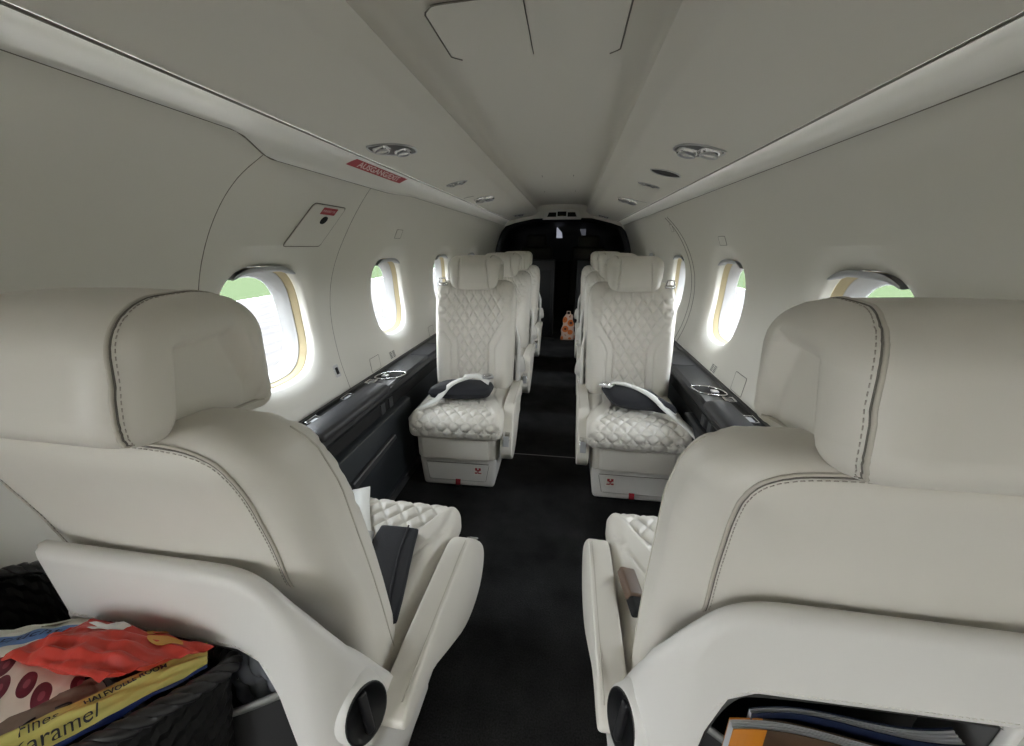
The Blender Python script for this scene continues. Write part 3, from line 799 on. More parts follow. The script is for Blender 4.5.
    V = []; F = []; NU, NZ = 120, 22
    us = np.linspace(0, 1, NU + 1)
    for layer in (0, 1):
        for u in us:
            x, y, nx, ny = shell_path(u); a, b = zbot(u), ztop(u); s = u * tot
            for j in range(NZ + 1):
                t = j / NZ; z = a + (b - a) * t
                sl = .0 if s > .02 else 0
                edge = min(t * (b - a), (1 - t) * (b - a), s * 1.2 + .0005, (tot - s) + .001)
                rnd = .008 * (1 - min(1, max(edge, 0) / .010)) ** 2
                th = (.012 - rnd) if layer == 0 else -.004
                lean = .10 * (z - .72) if s < Lr_ else .10 * (z - .72) * max(0, 1 - (s - Lr_) / .05)
                # bow of the band
                xo = x; 
                if s < .30: xo = x + (0.020 * (t - 1)) * -1 * max(0, 1 - s / .05)
                yy = y + (-lean * -1) * -0.0
                V.append((xo + nx * th, yy + ny * th + lean * .2, z))
    n1 = (NU + 1) * (NZ + 1)
    for i in range(NU):
        for j in range(NZ):
            a = i * (NZ + 1) + j; F.append((a, a + NZ + 1, a + NZ + 2, a + 1)); F.append((n1 + a, n1 + a + 1, n1 + a + NZ + 2, n1 + a + NZ + 1))
    for i in range(NU):
        for j in (0, NZ):
            a = i * (NZ + 1) + j; qd_ = (a, n1 + a, n1 + a + NZ + 1, a + NZ + 1); F.append(qd_ if j == 0 else qd_[::-1])
    for j in range(NZ):
        for i in (0, NU):
            a = i * (NZ + 1) + j; qd_ = (a, a + 1, n1 + a + 1, n1 + a); F.append(qd_ if i == 0 else qd_[::-1])
    shl = add('rear_shell', V, F, M['plastic'])
    # outboard thin leg of the shell
    V, F = prism([(-.122, .70), (-.112, .690), (-.100, .50), (-.092, .32), (-.101, .32), (-.110, .50)], 1, .256, .266, .003); add('shell_leg', V, F, M['plastic'], shl)
    # stitch line along the opening
    sp = []
    for s in np.linspace(.028, .262, 80):
        u = s / tot; x, y, nx, ny = shell_path(u); sp.append((Vector((x, y - .0122, zbot(u) + .0125)), Vector((0, -1, 0))))
    for zz in np.linspace(.668, .45, 60):
        u = float(np.interp(zz, [.52, .62, .672], [.292, .280, .262])) / tot + .022; x, y, nx, ny = shell_path(u); sp.append((Vector((x, y, zz)) + Vector((nx, ny, 0)) * .0126, Vector((nx, ny, 0))))
    sg_ = stitches(sp, None, .0, ln=.0032, gap=.0022, r=.0006); add('stitching', sg_.V, sg_.F, M['stitch'], shl)
    # inner lip of the pocket opening
    V = []; F = []; lp = [(-.100, .36), (-.108, .52), (-.119, .66), (-.116, .680), (-.100, .684), (.100, .680), (.120, .668), (.137, .615), (.147, .52), (.150, .36)]; lp = smooth_poly(lp, 2)
    for (a, b) in lp: sd_ = 1 if a > 0 else -1; V += [(a, .262, b), (a - .004 * sd_, .285, b - .004), (a - .014 * sd_ * (b < .67), .314, b - .010 * (b > .6))]
    for i in range(len(lp) - 1):
        for j in range(2): F.append((i * 3 + j, i * 3 + 3 + j, i * 3 + 4 + j, i * 3 + 1 + j))
    add('pocket_lip', V, F, M['lip'], shl)
    # dark pocket
    pv = [(.262, .30), (.330, .30), (.334, .655), (.326, .655), (.320, .32), (.270, .32)]
    add('pocket_back', *prism([(-.125, .30), (.125, .30), (.125, .655), (-.125, .655)], 1, .322, .327), M['pocket'], shl, False)
    fp = G(); V = []; F = []; nn = 20                     # pocket front with curved rim
    def fr_(i, zz):
        t = i / nn; x = -.135 + .275 * t; sag = .030 * math.sin(t * PI); rim = .600 - sag + .018 * t
        return x, .272 - .030 * math.sin(t * PI), rim
    for i in range(nn + 1):
        x, y, rim = fr_(i, 0)
        for z in (.30, .42, rim): V.append((x, y, z))
    for i in range(nn):
        for j in range(2): F.append((i * 3 + j, i * 3 + 3 + j, i * 3 + 4 + j, i * 3 + 1 + j))
    pf = add('pocket_front', V, F, M['pocket'], shl)
    rp = [fr_(i, 0) for i in range(nn + 1)]
    add('pocket_rim', *ribbon([(a, b - .001, c - .003) for a, b, c in rp], [(0, -.35, 1)] * len(rp), .013, .004), M['greyvinyl'], pf)
    # recline disc on the inboard side
    n = 32; dn = Vector((.92, -.36, .12)).normalized(); du = Vector((.36, .92, 0)).normalized(); dv = dn.cross(du); dc = Vector((.193, .302, .556)) + dn * .013
    def ring_(prof_):
        V = []; F = []
        for rr, dep in prof_:
            for i in range(n):
                a = 2 * PI * i / n; V.append(tuple(dc + du * (rr * .028 * math.cos(a)) + dv * (rr * .038 * math.sin(a)) + dn * dep))
        for k_ in range(len(prof_) - 1):
            for i in range(n): F.append((k_ * n + i, k_ * n + (i + 1) % n, (k_ + 1) * n + (i + 1) % n, (k_ + 1) * n + i))
        return V, F
    bs_ = add('dial_boss', *ring_([(1.35, -.034), (1.12, .0085), (1.04, .0105)]), M['plastic'], shl)
    dk = add('recline_dial', *ring_([(1.06, .004), (1.04, .0115), (.94, .0118), (.84, .006), (.001, .006)]), M['black'], root)
    V, F = roundbox(.005, .0045, .031, .003, (6, 8, 14)); mt_ = Matrix((du, dn, dv)).transposed()
    V = [tuple(dc + dn * .009 + mt_ @ Vector(v)) for v in V]; add('dial_grip', V, F, M['blackpad'], dk)
    # shoulder-strap guide on the outboard shoulder
    gd = G(); gd.add(*tube([(-.135, .330, .935), (-.140, .335, .962), (-.165, .338, .962), (-.170, .333, .935)], .0035, 8)); gd.add(*roundbox(.022, .014, .007, .005, (8, 8, 6), c=(-.152, .330, .935)))
    add('harness_guide', gd.V, gd.F, M['chrome'])
    return root
Lr_ = .293
M['lip'] = mat('pocket_lip_vinyl', (.10, .10, .098), .55)
M['greyvinyl'] = mat('grey_vinyl', (.22, .22, .21), .5)

seats = {}
seats['L'] = make_seat(1, (-.340, SY, FZ), math.radians(-1.5), 'large cream leather seat in left foreground seen from behind, beside the snack basket', arm=.006)
seats['R'] = make_seat(-1, (.388, SY + .030, FZ), 0, 'large cream leather seat in right foreground seen from behind with magazines in its pocket')
def copy_tree(o, parent=None):
    c = o.copy(); COL.objects.link(c); c.parent = parent
    if parent is None and 'group' in c: pass
    for ch in list(o.children): copy_tree(ch, c)
    return c
ROWS = [('seat_row3', 2.07), ('row2', 2.80), ('row1', 3.58)]
names = ['nearest', 'middle', 'farthest']
extra = {'nearest': 'charcoal pouch on it', 'middle': 'second in line', 'farthest': 'nearest the cockpit'}
for i, (n_, y0) in enumerate(ROWS):
    s = copy_tree(seats['R']); s.location = (-.322 + (.0, -.005, -.01)[i], y0 - SY, FZ); s.rotation_euler = (0, 0, PI + math.radians(1.0 if i == 0 else 0))
    s['label'] = 'quilted cream seat facing us on the left, ' + extra[names[i]]
    t = copy_tree(seats['L']); t.location = (.362 + (.0, .012, .012)[i], y0 - SY, FZ); t.rotation_euler = (0, 0, PI)
    for ch in t.children:
        if ch.name.startswith(('armrest', 'arm_bracket')): ch.location.x -= .024
    for ch in s.children:
        if ch.name.startswith(('armrest', 'arm_bracket')): ch.location.x += .014
    t['label'] = 'quilted cream seat facing us on the right, ' + extra[names[i]]

# ================================================================== LOOSE THINGS
def pillow(name, outline, z0, thick, m, loc, rz=0, bend=None, n=14, edge=.25, it=2):
    """soft pad: outline polygon (x, y) in metres, puffed; bend(x,y)->dz"""
    P = resample(np.vstack([smooth_poly(outline, it, True), smooth_poly(outline, it, True)[:1]]), .006)[:-1]; c = P.mean(0); V = []; F = []; k = len(P)
    for s in (1, -1):
        for r in range(n + 1):
            t = r / n
            for p in P:
                q = c + (p - c) * (1 - t); h = thick / 2 * (edge + (1 - edge) * (1 - (1 - t) ** 2.5)) if t > 0 else 0
                z = z0 + s * h + (bend(*q) if bend else 0); V.append((q[0], q[1], z))
    L_ = (n + 1) * k
    for s in (0, 1):
        for r in range(n):
            for i in range(k):
                q = (s * L_ + r * k + i, s * L_ + r * k + (i + 1) % k, s * L_ + (r + 1) * k + (i + 1) % k, s * L_ + (r + 1) * k + i); F.append(q if s == 0 else q[::-1])
    o = link(name, V, F, m); o.location = loc; o.rotation_euler = (0, 0, rz); return o
CZ = .494
# pouches and lap belts
def belt(pts, w, parent=None, name='lap_belt', wd=None):
    P = resample(smooth_poly(pts, 3), .01); W = []
    for i in range(len(P)):
        t = Vector(P[min(i + 1, len(P) - 1)]) - Vector(P[max(0, i - 1)]); W.append(wd or t.cross(Vector((0, 0, 1))))
    return link(name, *ribbon([tuple(p) for p in P], W, w, .003), M['belt'], parent, True)
def buckle(parent, c, rz=0, s=1.0):
    V, F = roundbox(.024 * s, .018 * s, .006, .005, (8, 8, 6)); ca, sa = math.cos(rz), math.sin(rz)
    b = link('buckle', [(c[0] + v[0] * ca - v[1] * sa, c[1] + v[0] * sa + v[1] * ca, c[2] + v[2]) for v in V], F, M['satin'], parent)
    V, F = roundbox(.014 * s, .014 * s, .003, .0025, (6, 6, 6)); link('buckle_flap', [(c[0] + v[0] * ca - v[1] * sa, c[1] + v[0] * sa + v[1] * ca, c[2] + .007 + v[2]) for v in V], F, M['chrome'], b)
# row three left: rounded hamper-like pad leaning in the seat corner
p = pillow('life_vest_pouch', [(-.150, -.070), (-.10, -.075), (.065, -.075), (.115, -.06), (.125, .0), (.120, .06), (-.06, .075), (-.115, .04)], .033, .066, M['pouch'], (-.330, 1.490, .492), math.radians(4), edge=.45)
tag(p, 'charcoal fabric pouch under the white belt on the left quilted seat', 'pouch')
b = belt([(-.505, 1.30, .455), (-.475, 1.315, .496), (-.42, 1.375, .505), (-.40, 1.41, .53), (-.37, 1.44, .565), (-.31, 1.50, .574), (-.26, 1.52, .572), (-.22, 1.53, .56)], .031)
tag(b, 'white lap belt crossing the pouch on the left quilted seat', 'seat belt'); buckle(b, (-.235, 1.515, .574), .5, 1.1)
b2 = b
link('belt_end', *ribbon([tuple(q) for q in resample([(-.33, 1.49, .578), (-.27, 1.50, .582), (-.22, 1.48, .56)], .01)], [(0, 1, .3)] * len(resample([(-.33, 1.49, .578), (-.27, 1.50, .582), (-.22, 1.48, .56)], .01)), .03, .003), M['belt'], b)
# row three right
p = pillow('life_vest_pouch', [(-.13, .070), (-.095, .105), (.01, .075), (.07, .02), (.10, -.04), (.155, -.105), (.10, -.098), (.06, -.080), (-.01, -.085), (-.09, -.065), (-.115, .0)], .030, .058, M['pouch'], (.368, 1.475, .492), 0, edge=.4, bend=lambda x, y: .018 * math.sin((y + .08) * 12))
tag(p, 'charcoal curved fabric pouch under the white belt on the right quilted seat', 'pouch')
b = belt([(.560, 1.27, .462), (.52, 1.31, .499), (.465, 1.37, .525), (.44, 1.40, .548), (.40, 1.45, .566), (.34, 1.51, .570), (.30, 1.53, .562)], .031)
tag(b, 'white lap belt crossing the curved pouch on the right quilted seat', 'seat belt'); buckle(b, (.262, 1.515, .562), -.6, 1.1)
link('belt_end', *ribbon([(.25, 1.52, .555), (.29, 1.52, .573), (.33, 1.50, .576), (.355, 1.49, .570)], [(.2, 1, 0)] * 4, .032, .003), M['belt'], b)
# near left seat: flat charcoal pad with white belt
p = pillow('life_vest_pouch', [(-.070, .108), (-.066, .112), (.014, .112), (.020, .106), (.030, .05), (.066, -.108), (.060, -.114), (.040, -.112), (-.065, .0)], .007, .016, M['pouch'], (-.234, .556, .497), 0, edge=.7, it=1)
tag(p, 'flat dark charcoal fabric pouch lying on the left foreground seat cushion', 'pouch')
p2 = G().add(*tube([(-.004, .108, .0155), (.006, .04, .0160), (.028, -.05, .016), (.048, -.11, .0145)], .0018, 6)).build('pouch_seam', M['ink'], p)
b = belt([(-.432, .810, .488), (-.418, .785, .497), (-.375, .70, .500), (-.34, .64, .502), (-.315, .58, .512), (-.305, .53, .515)], .044)
tag(b, 'white lap belt lying across the left foreground seat cushion', 'seat belt'); buckle(b, (-.318, .605, .518), .3, 1.0)
# near right: brown leather buckle cover
b = link('belt_buckle', *roundbox(.016, .030, .010, .006, (8, 8, 8)), M['tan']); b.location = (.226, .580, .506); b.rotation_euler = (.1, .3, .2)
tag(b, 'brown and black belt buckle on the right foreground seat', 'buckle'); link('clasp', *roundbox(.014, .018, .010, .005, (8, 8, 8), c=(.002, -.040, -.004)), M['dark'], b)
# patterned tote
MT, t, bs = nt('orange_patterned_cloth')
tc = t.nodes.new('ShaderNodeTexCoord'); vo = t.nodes.new('ShaderNodeTexVoronoi'); vo.inputs['Scale'].default_value = 11; t.links.new(tc.outputs['Object'], vo.inputs['Vector'])
rp_ = t.nodes.new('ShaderNodeValToRGB'); rp_.color_ramp.interpolation = 'CONSTANT'
for i, (ps, c) in enumerate(((0, (.10, .02, .01)), (.18, (.62, .16, .03)), (.42, (.62, .45, .36)), (.7, (.35, .07, .02)))):
    e = rp_.color_ramp.elements[i] if i < 2 else rp_.color_ramp.elements.new(ps); e.position = ps; e.color = (*c, 1)
t.links.new(vo.outputs['Distance'], rp_.inputs['Fac']); t.links.new(rp_.outputs['Color'], bs.inputs['Base Color'])
def tf(Q, N):
    Q = Q.copy(); k_ = (Q[:, 2] + .13) / .26; Q[:, 0] *= 1 - .45 * k_ ** 1.5; Q[:, 1] *= 1 - .6 * k_; Q[:, 0] += .006 * np.sin(Q[:, 2] * 60); return Q
tb = link('tote_bag', *roundbox(.075, .05, .135, .03, (16, 12, 24), tf, c=(0, 0, .135)), MT); tb.location = (.105, 3.98, FZ)
tag(tb, 'orange patterned cloth bag standing at the end of the aisle', 'bag')
link('handle', *tube([(-.02, 0, .26), (-.015, 0, .30), (.015, 0, .30), (.02, 0, .26)], .005, 6), MT, tb)

# ---- wicker basket behind the left seat
def basket():
    root = empty('wicker_basket', (-.475, .195, FZ)); tag(root, 'black woven wicker basket full of snack bags behind the left seat', 'basket')
    # rim control points (x, y, z) relative to root
    C = [(-.665, .320, .672), (-.60, .340, .668), (-.50, .315, .664), (-.40, .288, .660), (-.30, .268, .662), (-.255, .256, .672), (-.245, .240, .682), (-.250, .215, .692), (-.272, .180, .698), (-.305, .142, .700), (-.35, .09, .702), (-.52, .05, .710), (-.62, .08, .71), (-.68, .15, .695), (-.69, .25, .680)]
    R = np.array(smooth_poly(C, 2, True)); R = resample(np.vstack([R, R[:1]]), .006)[:-1]
    ctr = R.mean(0); n = len(R)
    V = []; F = []; H = 26; zb = .40
    for j in range(H + 1):
        t = j / H
        for i, p in enumerate(R):
            s = 1 - .22 * t - .01; wv = .0028 * math.sin(i * PI + j * PI) if 0 else .0011 * ((-1) ** (i // 2 + j))
            q = ctr + (p - ctr) * s; nrm = (p - ctr)[:2] / np.linalg.norm((p - ctr)[:2])
            z = p[2] + (zb - p[2]) * t; V.append((q[0] + nrm[0] * wv - root.location.x, q[1] + nrm[1] * wv - root.location.y, z - FZ))
    for j in range(H):
        for i in range(n): F.append((j * n + i, j * n + (i + 1) % n, (j + 1) * n + (i + 1) % n, (j + 1) * n + i))
    F.append(tuple(H * n + i for i in range(n)))
    link('woven_body', V, F, M['wicker'], root, False)
    # braided rim from three twisting strands
    br = G()
    d = np.concatenate([[0], np.cumsum(np.linalg.norm(np.diff(np.vstack([R, R[:1]]), axis=0), axis=1))])[:-1]; Ltot = d[-1] + .006; turns = round(Ltot / .042)
    for k_ in range(3):
        pts = []
        for i, p in enumerate(R):
            a = 2 * PI * (turns * d[i] / Ltot + k_ / 3); nrm = (p - ctr)[:2] / np.linalg.norm((p - ctr)[:2])
            pts.append((p[0] + nrm[0] * .0062 * math.cos(a) - root.location.x, p[1] + nrm[1] * .0062 * math.cos(a) - root.location.y, p[2] + .0048 * math.sin(a) - FZ))
        br.add(*tube(pts, .0050, 8, closed=True))
    br.build('braided_rim', mat('glossy_black_cane', (.014, .014, .015), .28, spec=.55), root)
    return root
bk = basket()
# the box the basket stands on
st = link('storage_box', *prism([(-.135, -.08), (.13, -.08), (.13, .08), (-.135, .08)], 2, 0, .234, .012), M['cock']); st.location = (-.475, .17, FZ)
tag(st, 'dark storage box on the floor under the wicker basket', 'box')

def bagfn(c, thick, seed, crump=.004, puffp=.5, seal=.06):
    c = [np.array(q, float) for q in c]; r = np.random.default_rng(seed)
    ph = r.uniform(0, 6.28, (6, 2)); fq = r.uniform(3, 15, (6, 2)); am = r.uniform(.3, 1, 6)
    nrm = np.cross(c[1] - c[0], c[3] - c[0]); nrm = nrm / np.linalg.norm(nrm)
    if nrm[2] < 0: nrm = -nrm
    def f(u, v, side=1):
        p = c[0] * (1 - u) * (1 - v) + c[1] * u * (1 - v) + c[2] * u * v + c[3] * (1 - u) * v
        e = (max(0, math.sin(PI * min(1, max(0, (u - seal) / (1 - 2 * seal)))))) ** puffp * (max(0, math.sin(PI * v))) ** puffp
        w = sum(am[k] * abs(((fq[k, 0] * u + fq[k, 1] * v * (k % 2 * 2 - 1)) * .3 + ph[k, 0]) % 1.0 * 2 - 1) for k in range(6)) / 3.0 - .5
        return p + nrm * (side * thick / 2 * e + crump * w * 2)
    return f, nrm
def bag(name, c, thick, m, seed, label, cat, crump=.004, puffp=.5, seal=.06, nu=70, nv=50):
    f, nrm = bagfn(c, thick, seed, crump, puffp, seal); V = []; UV = []; F = []
    for side in (1, -1):
        for i in range(nu + 1):
            for j in range(nv + 1):
                u, v = i / nu, j / nv; V.append(f(u, v, side)); UV.append((u, v))
    L_ = (nu + 1) * (nv + 1)
    for s in (0, 1):
        for i in range(nu):
            for j in range(nv):
                a = s * L_ + i * (nv + 1) + j; q = (a, a + nv + 1, a + nv + 2, a + 1); F.append(q if s == 0 else q[::-1])
    V = np.array(V); ctr = V.mean(0); ctr[2] = V[:, 2].min()
    o = link(name, V - ctr, F, m, None, True, UV); o.location = tuple(ctr); tag(o, label, cat)
    return o, f, nrm, ctr
def uvmat(name, rough=.35):
    m, t, b = nt(name); b.inputs['Roughness'].default_value = rough
    u = t.nodes.new('ShaderNodeUVMap'); s = t.nodes.new('ShaderNodeSeparateXYZ'); t.links.new(u.outputs['UV'], s.inputs[0])
    return m, t, b, u, s
def between(t, sock, a, b):
    g1 = t.nodes.new('ShaderNodeMath'); g1.operation = 'GREATER_THAN'; t.links.new(sock, g1.inputs[0]); g1.inputs[1].default_value = a
    g2 = t.nodes.new('ShaderNodeMath'); g2.operation = 'LESS_THAN'; t.links.new(sock, g2.inputs[0]); g2.inputs[1].default_value = b
    m = t.nodes.new('ShaderNodeMath'); m.operation = 'MULTIPLY'; t.links.new(g1.outputs[0], m.inputs[0]); t.links.new(g2.outputs[0], m.inputs[1]); return m.outputs[0]
def mixc(t, fac, a, b):
    m = t.nodes.new('ShaderNodeMix'); m.data_type = 'RGBA'
    for sock, v in ((m.inputs['A'], a), (m.inputs['B'], b)):
        if isinstance(v, tuple): sock.default_value = (*v, 1)
        else: t.links.new(v, sock)
    t.links.new(fac, m.inputs['Factor']); return m.outputs['Result']
# cream bag printed with dark-red fruit, blue band
MC, t, bs, u, s_ = uvmat('fruit_bag_print', .45)
mp = t.nodes.new('ShaderNodeMapping'); mp.inputs['Scale'].default_value = (3.6, 7.0, 1); mp.inputs['Rotation'].default_value = (0, 0, .3); t.links.new(u.outputs['UV'], mp.inputs['Vector'])
vo = t.nodes.new('ShaderNodeTexVoronoi'); vo.voronoi_dimensions = '2D'; vo.inputs['Scale'].default_value = 1; vo.inputs['Randomness'].default_value = .65; t.links.new(mp.outputs['Vector'], vo.inputs['Vector'])
dots = t.nodes.new('ShaderNodeMath'); dots.operation = 'LESS_THAN'; dots.inputs[1].default_value = .36; t.links.new(vo.outputs['Distance'], dots.inputs[0])
hi = t.nodes.new('ShaderNodeMath'); hi.operation = 'LESS_THAN'; hi.inputs[1].default_value = .13; t.links.new(vo.outputs['Distance'], hi.inputs[0])
fruit = mixc(t, hi.outputs[0], (.15, .012, .03), (.32, .06, .09))
base = mixc(t, dots.outputs[0], (.78, .68, .60), fruit)
c1 = mixc(t, between(t, s_.outputs['X'], -.01, .40), base, (.74, .72, .66))
c2 = mixc(t, between(t, s_.outputs['X'], .13, .29), c1, (.10, .22, .52))
t.links.new(c2, bs.inputs['Base Color'])
A, fA, nA, cA = bag('snack_bag', [(-.565, .150, .690), (-.470, .262, .662), (-.290, .170, .690), (-.375, .060, .725)][0:4] and [(-.560, .175, .672), (-.405, .110, .700), (-.265, .185, .700), (-.470, .268, .668)], .028, MC, 3, 'cream snack bag printed with dark red fruit and a blue band', 'snack bag', .0025)
# orient: u runs along first edge -> rebuild with label at the far end
bpy.data.objects.remove(A)
A, fA, nA, cA = bag('snack_bag', [(-.545, .225, .692), (-.430, .085, .708), (-.345, .190, .702), (-.442, .262, .692)], .026, MC, 3, 'cream snack bag printed with dark red fruit and a blue band', 'snack bag', .0025)
def onbag(f, n, c, u0, v0, ax, ay, lift=.0012):
    def g(x, y):
        u = u0 + ax[0] * x + ay[0] * y; v = v0 + ax[1] * x + ay[1] * y
        return tuple(np.array(f(u, v, 1)) + n * lift - c)
    return g
text_on('Früchte', M['navy'], A, onbag(fA, nA, cA, .21, .60, (0, 8.0), (-5.0, 0)), .022, 'bag_lettering', slant=.3)
badge = [(.06 + .03 * math.cos(a), .72 + .12 * math.sin(a)) for a in np.linspace(0, 2 * PI, 20, endpoint=False)]
link('bag_badge', [tuple(np.array(fA(a_, b_, 1)) + nA * .001 - cA) for a_, b_ in badge], [tuple(range(20))], M['tan'], A, False)
# kraft side of a second bag
MK = mat('kraft_paper', (.20, .14, .105), .7, vary=.1)
B, fB, nB, cB = bag('kraft_bag', [(-.365, .115, .698), (-.316, .192, .696), (-.350, .205, .702), (-.410, .135, .704)], .012, MK, 8, 'brown kraft paper bag tucked between fruit bag and yellow pack', 'paper bag', .002)
ring_ = [(0.45 + .06 * math.cos(a), .6 + .16 * math.sin(a)) for a in np.linspace(.4, 5.9, 18)]
link('recycling_mark', *tube([tuple(np.array(fB(b_, a_, 1)) + nB * .0008 - cB) for a_, b_ in ring_], .0008, 5), M['ink'], B)
# red bag with white cross on top
MR = mat('red_foil', (.55, .045, .03), .38, bump=(60, .3, .004), vary=.08)
Rb, fR, nR, cR = bag('snack_bag', [(-.452, .198, .712), (-.312, .186, .730), (-.254, .240, .706), (-.415, .250, .706)], .030, MR, 17, 'crumpled red snack bag with a white cross on top of the basket', 'snack bag', .0055, .6, .02, 90, 60)
def quadon(f, n, c, us, vs, lift=.0014, k=8):
    V = []; F = []
    for i in range(k + 1):
        for j in range(k + 1): V.append(tuple(np.array(f(us[0] + (us[1] - us[0]) * i / k, vs[0] + (vs[1] - vs[0]) * j / k, 1)) + n * lift - c))
    for i in range(k):
        for j in range(k): F.append((i * (k + 1) + j, (i + 1) * (k + 1) + j, (i + 1) * (k + 1) + j + 1, i * (k + 1) + j + 1))
    return V, F
cg = G(); cg.add(*quadon(fR, nR, cR, (.22, .48), (.70, .84), .0016)); cg.add(*quadon(fR, nR, cR, (.31, .39), (.58, .96), .0022)); cg.build('white_cross', M['cross'], Rb)
MY2 = mat('crisp_print', (.62, .33, .06), .5, vary=.3)
cg = G()
for (a_, b_, r_) in ((.80, .78, .10), (.62, .93, .07)):
    P_ = [(a_ + r_ * math.cos(q), b_ + r_ * 1.2 * math.sin(q)) for q in np.linspace(0, 2 * PI, 20, endpoint=False)]
    cg.add([tuple(np.array(fR(min(.99, a1), min(.99, b1), 1)) + nR * .0018 - cR) for a1, b1 in P_], [tuple(range(20))])
cg.build('crisp_picture', MY2, Rb)
# dark red bag peeking behind
D_, fD, nD, cD = bag('snack_bag', [(-.455, .262, .672), (-.405, .240, .700), (-.370, .275, .690), (-.430, .292, .670)], .02, mat('dark_red_foil', (.22, .012, .015), .3), 21, 'dark red glossy pack peeking out behind the red bag', 'snack bag', .002, nu=24, nv=20)
# yellow pack along the near rim
MYl, t, bs, u, s_ = uvmat('yellow_pack_print', .25)
c1 = mixc(t, between(t, s_.outputs['Y'], -.01, .10), (.62, .56, .17), (.015, .03, .13)); t.links.new(c1, bs.inputs['Base Color'])
Yb, fY, nY, cY = bag('chocolate_pack', [(-.345, .115, .700), (-.256, .230, .694), (-.272, .248, .702), (-.392, .125, .708)], .012, MYl, 31, 'yellow wrapped caramel pack along the near rim of the basket', 'snack pack', .003, .5, .03)
text_on('Karamel', M['ink'], Yb, onbag(fY, nY, cY, .33, .34, (5.0, 0), (0, 24.)), .020, 'pack_lettering', slant=.35)
text_on('HALFVOLLE ROOM', M['ink'], Yb, onbag(fY, nY, cY, .64, .72, (5.0, 0), (0, 24.)), .0080, 'pack_lettering', bold=.0002)
text_on('Fines', M['ink'], Yb, onbag(fY, nY, cY, .30, .78, (5.0, 0), (0, 24.)), .014, 'pack_lettering', slant=.45)

# crumpled clear-grey plastic bag in left seat pocket
MPl, t, bs = nt('clear_plastic_film'); bs.inputs['Base Color'].default_value = (.30, .32, .37, 1); bs.inputs['Roughness'].default_value = .22; bs.inputs['Alpha'].default_value = .72
def pf_(Q, N):
    n_ = np.abs(np.sin(Q[:, 0] * 90 + Q[:, 2] * 60)) + np.abs(np.sin(Q[:, 1] * 130 - Q[:, 2] * 80 + Q[:, 0] * 50)) * .8 + np.abs(np.sin(Q[:, 0] * 210 + Q[:, 1] * 170)) * .4
    return Q + N * (n_[:, None] - 1) * .0055
pb = link('plastic_bag', *roundbox(.052, .022, .050, .020, (40, 24, 40), pf_), MPl); pb.location = (-.250, .296, .608); tag(pb, 'crumpled grey plastic bag stuffed in the left seat pocket', 'plastic bag')

# magazines in right seat pocket
def magazine(loc, w, h, th, cover, ang, tilt, label, wave=.006, spread=.0):
    root = empty('magazine', loc); root.rotation_euler = (tilt, 0, ang); tag(root, label, 'magazine')
    def slab(y0, y1, ex, bottom=0):
        V = []; F = []; n = 28
        for i in range(n + 1):
            t = i / n; x = -w / 2 + w * t; wv = wave * math.sin(t * PI * 1.6 + .3) * (1 - .4 * t); fan = spread * t * t
            for (yy, zz) in ((y0, 0), (y1, 0), (y1, h), (y0, h)):
                k_ = (yy - y0) / max(1e-6, (y1 - y0)); V.append((x, yy + wv * (zz / h) + fan * yy / th, zz + ex - .035 * t * 0))
        for i in range(n):
            for k_ in range(4): F.append((i * 4 + k_, i * 4 + (k_ + 1) % 4, i * 4 + 4 + (k_ + 1) % 4, i * 4 + 4 + k_))
        F.append((3, 2, 1, 0)); F.append(tuple(n * 4 + k_ for k_ in range(4))); return V, F
    link('cover', *slab(0, .0006, .001), cover, root, False)
    g = G(); N = 7
    for i in range(N): 
        a = .0008 + (th - .0016) * i / N; b = .0008 + (th - .0016) * (i + .78) / N; g.add(*slab(a, b, -.001 * (i % 2)))
    pg = g.build('pages', M['paper'], root, False)
    link('back_cover', *slab(th - .0006, th, .001), cover, root, False)
    return root
MO, t, bs = nt('orange_brown_cover'); bs.inputs['Roughness'].default_value = .35
tc = t.nodes.new('ShaderNodeTexCoord'); sx = t.nodes.new('ShaderNodeSeparateXYZ'); nz_ = t.nodes.new('ShaderNodeTexNoise'); nz_.inputs['Scale'].default_value = 25
t.links.new(tc.outputs['Object'], sx.inputs[0]); t.links.new(tc.outputs['Object'], nz_.inputs['Vector'])
t.links.new(mixc(t, between(t, sx.outputs['X'], -.2, -.078), mixc(t, nz_.outputs['Fac'], (.02, .015, .012), (.12, .07, .04)), (.55, .20, .02)), bs.inputs['Base Color']); MN = mat('navy_cover', (.012, .018, .045), .3); MG = mat('mixed_cover', (.45, .10, .04), .35, vary=.4)
magazine((.372, .283, .372), .205, .272, .010, MO, math.radians(0), math.radians(1), 'thick magazine with orange cover in the right seat pocket', .007)
magazine((.385, .298, .375), .190, .276, .006, MN, math.radians(2), math.radians(1), 'navy covered magazine fanned open behind the orange one', .008, .010)
magazine((.375, .267, .372), .150, .250, .009, MG, math.radians(-2), math.radians(2), 'red and orange edged magazine in front in the right seat pocket', .003)

GR = {'seat': 'cabin seats', 'pouch': 'charcoal belt pouches', 'seat belt': 'white lap belts', 'placard': 'printed wall placards', 'access flap': 'small wall access flaps', 'ceiling light': 'ceiling reading lights',
      'vent': 'flush ceiling vents', 'side console': 'side console ledges', 'snack bag': 'snack bags in the basket', 'magazine': 'magazines in the right seat pocket', 'cabinet': 'low black forward cabinets', 'pilot seat': 'pilot seats'}
for o in sc.objects:
    if o.parent is None and o.get('category') in GR: o['group'] = GR[o['category']]
